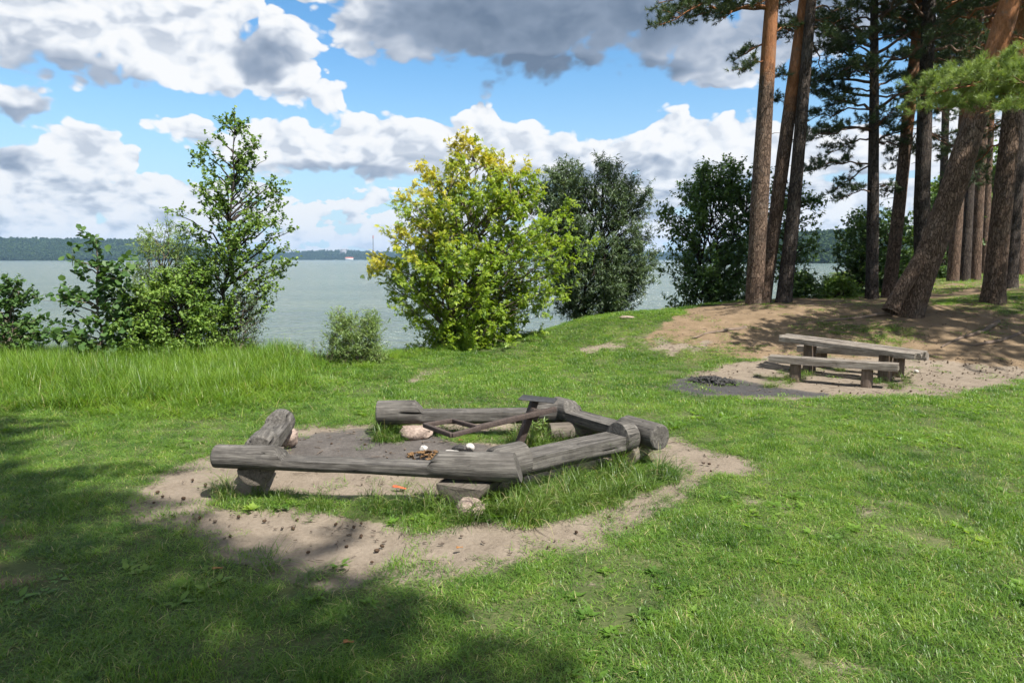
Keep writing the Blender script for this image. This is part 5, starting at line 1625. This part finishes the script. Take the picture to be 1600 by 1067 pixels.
    px, py = to_px(x, y, height(x, y))
    h = h * np.where((px < 600) & (py > 700), .75, 1.0)
    scatter("tussock_grass", np.stack([x, y, height(x, y) - .015], -1), np.stack([r.normal(0, .1, n), r.normal(0, .1, n), r.uniform(0, 6.283, n)], -1), np.stack([q, q, h], -1), r.integers(0, 5, n), COL_SEDGE, "long arching grass growing along the logs of the fire ring", "grass tufts")
build_grass()

# twigs, needles and crumbs on the bare soil
def build_litter():
    r = np.random.default_rng(400)
    M_STICK = mat_plain("dead twig", (.06, .045, .035), (.20, .16, .125), 60, .9, .15, .4, .003)
    var = []
    for i in range(6):
        g = Geo()
        L = [.05, .09, .14, .20, .03, .025][i]; w = [.0022, .003, .004, .005, .006, .009][i]
        t = np.linspace(-.5, .5, 5)
        p = np.stack([t * L, L * .06 * np.sin(t * 6 + i), np.full(5, w)], -1)
        v, f = tube(p, w * np.array([.6, 1, 1, .9, .4]), 5); g.add(v, f)
        if i in (2, 3):
            v, f = tube(np.array([[0, 0, w], [L * .2, L * .12, w * 2], [L * .33, L * .16, w * 1.5]]), w * np.array([.7, .6, .3]), 4); g.add(v, f)
        var.append(g.mesh("twig", None))
    col = variant_collection("twigs", var, M_STICK)
    x = np.concatenate([r.uniform(-6, 4, 9000), r.uniform(1, 13, 16000)]); y = np.concatenate([r.uniform(4.3, 9.5, 9000), r.uniform(11, 19, 16000)])
    sand, ash, lit, mg, tall, sp = masks(x, y)
    keep = (r.random(len(x)) < np.maximum(sand * .16, lit * .4)) & (np.abs(x) < .85 * y + .5)
    x, y = x[keep], y[keep]; n = len(x)
    s = r.uniform(.6, 1.4, n)
    i = r.choice(6, n, p=[.32, .18, .06, .03, .29, .12])
    scatter("fallen_twigs", np.stack([x, y, height(x, y) - .012], -1), np.stack([r.normal(0, .12, n), r.normal(0, .12, n), r.uniform(0, 6.28, n)], -1), np.stack([s, s, s], -1), i, col, "small twigs and crumbs of bark strewn on the bare soil", "twigs")
build_litter()

# ================================================================== far shores and the air between
M_HILL = mat_plain("forest floor", (.02, .035, .012), (.05, .065, .025), .05, .95, .1, .2, .5)
L_FAR = leaf_mat("far forest crown", (.020, .044, .014), (.040, .074, .022), (.070, .110, .034), None, .12, .7, .15)
def crown_mesh(kind, seed):
    """far tree crown of about 400 facets: lumpy deciduous or spired conifer, about 1 m tall"""
    r = np.random.default_rng(seed)
    g = Geo()
    n = 260
    if kind == 'round':
        u = rand_unit(r, n)
        p = u * np.array([.33, .33, .40]) * (r.uniform(.6, 1.0, n) * (1 + .35 * fbm(u[:, 0] * 2 + u[:, 2], u[:, 1] * 2, .9, 2, seed)))[:, None] + [0, 0, .55]
    else:
        t = r.random(n) ** 1.3
        a = r.uniform(0, 6.28, n); q = (1 - t) * .24 * r.uniform(.5, 1.15, n) + .01
        p = np.stack([np.cos(a) * q, np.sin(a) * q, .12 + t * .88], -1); u = np.stack([np.cos(a), np.sin(a), r.normal(0, .3, n)], -1)
    d = u * .5 + rand_unit(r, n) * .7
    ln = r.uniform(.10, .20, n)
    V, F3, idx = place_leaves(p, d, rand_unit(r, n) * .6 + u * .5 + [0, 0, .5], ln, ln * .9, 'rhomb', r)
    g.add(V, F3, tone=np.clip(r.normal(.5, .25, n), 0, 1)[idx])
    v, f = tube([(0, 0, -.05), (0, 0, .5)], [.02, .01], 4); g.add(v, f, tone=np.zeros(len(v)))
    return g.mesh("crown", None)
COL_CROWN = variant_collection("far crowns", [crown_mesh('round', 500 + i) for i in range(4)] + [crown_mesh('spire', 510 + i) for i in range(3)], L_FAR)
def far_shore(prof, d, back, tree, n, seed, label, hlabel, conif=.4):
    """prof: (px, py of the tree tops) along the shore; d: distance of its waterline"""
    r = np.random.default_rng(seed)
    px = np.array([p[0] for p in prof], float); py = np.array([p[1] for p in prof], float)
    xs = (px - W / 2) / F * d
    top = np.array([P(a, b, d + back).z for a, b in prof])
    rows = 9
    X = np.linspace(xs[0], xs[-1], 70)
    def hill(x, t):
        zt = np.interp(x, xs, top) - tree * .95
        zt = np.maximum(zt, LAKE_Z + .8)
        return LAKE_Z - 1.2 + (zt - LAKE_Z + 1.2) * sstep(t, -.12, 1.0) + 1.5 * fbm(x, t * back, back * .6, 3, seed) * t
    V = []
    for j in range(rows + 2):
        t = j / rows
        tt = min(t, 1.0)
        z = hill(X, tt) - (0 if t <= 1 else 8)
        if j == 0: z = np.full(70, LAKE_Z - 3.0)
        V.append(np.stack([X, np.full(70, d + t * back), z], -1))
    V = np.concatenate(V)
    i = np.arange(rows + 1)[:, None] * 70; j = np.arange(69)[None, :]
    f = np.stack([i + j, i + j + 1, i + 70 + j + 1, i + 70 + j], -1).reshape(-1, 4)
    tag(obj("hills", mesh_np("hills", V, f, True, None, [M_HILL])), hlabel, "hills", kind="structure")
    x = r.uniform(xs[0], xs[-1], n); t = r.random(n) ** .8
    t[: n // 6] = r.uniform(.0, .08, n // 6)
    z = hill(x, t)
    s = tree * r.uniform(.65, 1.25, n); s[: n // 6] *= .8
    w = s * r.uniform(.85, 1.3, n)
    k = fbm(x, t * back, tree * 8, 2, seed + 4) + r.normal(0, .25, n) < (conif - .5)
    idx = np.where(k, 4 + r.integers(0, 3, n), r.integers(0, 4, n))
    scatter("far_forest", np.stack([x, d + t * back, z - .5], -1), np.stack([np.zeros(n), np.zeros(n), r.uniform(0, 6.28, n)], -1), np.stack([w, w, s], -1), idx, COL_CROWN, label, "forest")
far_shore([(-260, 371), (0, 374), (60, 375), (130, 376), (190, 381), (235, 387), (300, 393), (340, 398)], 1700, 300, 17, 3600, 601, "dark wooded hillside across the lake on the left", "low hill beyond the lake on the left", .6)
far_shore([(150, 395), (330, 394), (430, 394), (480, 391), (525, 391), (560, 393), (620, 393), (800, 393), (1000, 393), (1060, 394), (1300, 396)], 3100, 300, 16, 4600, 602, "distant wooded shore along the horizon", "low far shore along the horizon", .5)
far_shore([(1170, 402), (1215, 392), (1250, 383), (1290, 374), (1330, 369), (1420, 364), (1600, 358), (1900, 350)], 620, 240, 12, 3600, 603, "wooded slope across the bay seen between the pines", "slope across the bay on the right", .6)

M_CONC = mat_plain("grey concrete", (.18, .18, .19), (.27, .27, .28), .4, .9, .2, .1, .05)
M_GLASS = mat_plain("dark windows", (.03, .04, .05), (.06, .07, .08), .4, .3, .5, .1, .05)
M_REDR = mat_plain("red roof", (.30, .10, .06), (.42, .16, .10), .6, .8, .2, .1, .05)
M_WHITE = mat_plain("white paint", (.68, .68, .66), (.80, .80, .79), 3, .5, .4, .1, .01)
def boxpart(nm, mat, parent, c, s):
    g = Geo(); box_mesh(g, *c, *s); return obj(nm, g.mesh(nm, mat), parent)
D = 3300
k = D / F
b = P(536.5, 393, D)
t = thing("tower_block", (b.x, D, 12), "grey tower block rising over the distant wooded shore", "building")
hgt = P(536, 388.3, D).z - 12
boxpart("wall", M_CONC, t, (0, 0, hgt / 2 - 4), (8.5 * k, 20, hgt - 8))
boxpart("roof", M_CONC, t, (0, 0, hgt - 7.9 + 2), (6 * k, 14, 4))
for i in range(3): boxpart("window", M_GLASS, t, (0, -10.05, hgt - 14 - i * 6), (7.6 * k, .2, 2.4))
b = P(583.5, 393, D)
t = thing("chimney", (b.x, D, 12), "thin grey factory chimney beside the left edge of the maple", "chimney")
hgt = P(583, 368, D).z - 12
for nm, mt, z0, z1 in (("shaft", M_CONC, -6, hgt * .86), ("top_band", M_REDR, hgt * .86, hgt)):
    g = Geo(); v, f = tube([(0, 0, z0), (0, 0, (z0 + z1) / 2), (0, 0, z1)], [3.6 - .9 * (z0 > 0), 3.0, 2.6], 12); g.add(v, f); obj(nm, g.mesh(nm, mt, True), t)
Dh = 3070
b = P(546, 404, Dh)
t = thing("lake_house", (b.x, Dh, LAKE_Z), "red roofed house at the waterline of the distant shore", "house")
kk = Dh / F
boxpart("wall", M_WHITE, t, (0, 0, 4), (12 * kk, 12, 8))
g = Geo()
w_, d_ = 6.6 * kk, 7
g.add([(-w_, -d_, 8.05), (w_, -d_, 8.05), (w_, d_, 8.05), (-w_, d_, 8.05), (-w_ * .8, 0, 12.5), (w_ * .8, 0, 12.5)], [[0, 1, 5, 4], [2, 3, 4, 5]]); g.add([(-w_, -d_, 8.05), (-w_, d_, 8.05), (-w_ * .8, 0, 12.5), (w_, -d_, 8.05), (w_, d_, 8.05), (w_ * .8, 0, 12.5)], [[1, 0, 2], [3, 4, 5]])
obj("roof", g.mesh("roof", M_REDR), t)
Db = 1500
b = P(444, 404, Db)
t = thing("sailing_boat", (b.x, Db, LAKE_Z), "tiny white sailing boat far out near the distant shore", "boat")
g = Geo(); g.add([(-3, -.9, .8), (3, -.6, 1.0), (3, .6, 1.0), (-3, .9, .8), (-2.6, -.4, -.2), (2.0, -.2, -.2), (2.0, .2, -.2), (-2.6, .4, -.2)], [[0, 1, 2, 3], [4, 7, 6, 5], [0, 4, 5, 1], [1, 5, 6, 2], [2, 6, 7, 3], [3, 7, 4, 0]])
obj("hull", g.mesh("hull", M_WHITE), t)
g = Geo(); g.add([(-1.8, -.03, 1.2), (.6, -.03, 1.2), (.6, -.03, 7.5), (-1.8, .03, 1.2), (.6, .03, 1.2), (.6, .03, 7.5)], [[0, 1, 2], [5, 4, 3]]); g.add([(-1.8, -.03, 1.2), (.6, -.03, 1.2), (.6, -.03, 7.5), (-1.8, .03, 1.2), (.6, .03, 1.2), (.6, .03, 7.5)], [[0, 3, 4, 1], [1, 4, 5, 2], [2, 5, 3, 0]])
obj("sail", g.mesh("sail", M_WHITE), t)

# something white leaning and lying behind the last pines, at the right edge of the photograph
d = 24.5
a = P(1590, 446, d); b2 = P(1583, 427, d)
g = Geo(); bar(g, (a.x, a.y, hz(a.x, d) - .03), (b2.x, b2.y, b2.z), .12, .05)
tag(obj("leaning_board", g.mesh("leaning_board", M_WHITE)), "short white board leaning on the ground behind the last pines", "board")
o = obj("white_bag", rock_mesh("white_bag", (.24, .16, .12), 44, M_WHITE, 3, .25))
q = P(1573, 443, d); o.location = (q.x, d + .2, hz(q.x, d + .2) + .09)
tag(o, "white bag lying on the ground behind the last pines", "bag")

# the air: thin even haze over the lake, sky outside it
me = mesh_np("haze", [(-5000, -420, -14), (5000, -420, -14), (5000, 5600, -14), (-5000, 5600, -14), (-5000, -420, 140), (5000, -420, 140), (5000, 5600, 140), (-5000, 5600, 140)],
             [[0, 3, 2, 1], [4, 5, 6, 7], [0, 1, 5, 4], [1, 2, 6, 5], [2, 3, 7, 6], [3, 0, 4, 7]])
hm = bpy.data.materials.new("haze"); hm.use_nodes = True
hm.node_tree.nodes.clear()
HN = NT(hm.node_tree)
pv = HN.new('ShaderNodeVolumePrincipled')
pv.inputs['Color'].default_value = (.42, .66, 1.0, 1)
pv.inputs['Density'].default_value = HAZE = 0.00011
pv.inputs['Anisotropy'].default_value = 0.2
o_ = HN.new('ShaderNodeOutputMaterial'); HN.link(pv.outputs[0], o_.inputs['Volume'])
me.materials.append(hm)
tag(obj("haze", me), "thin summer haze over the lake", "haze", kind="stuff")
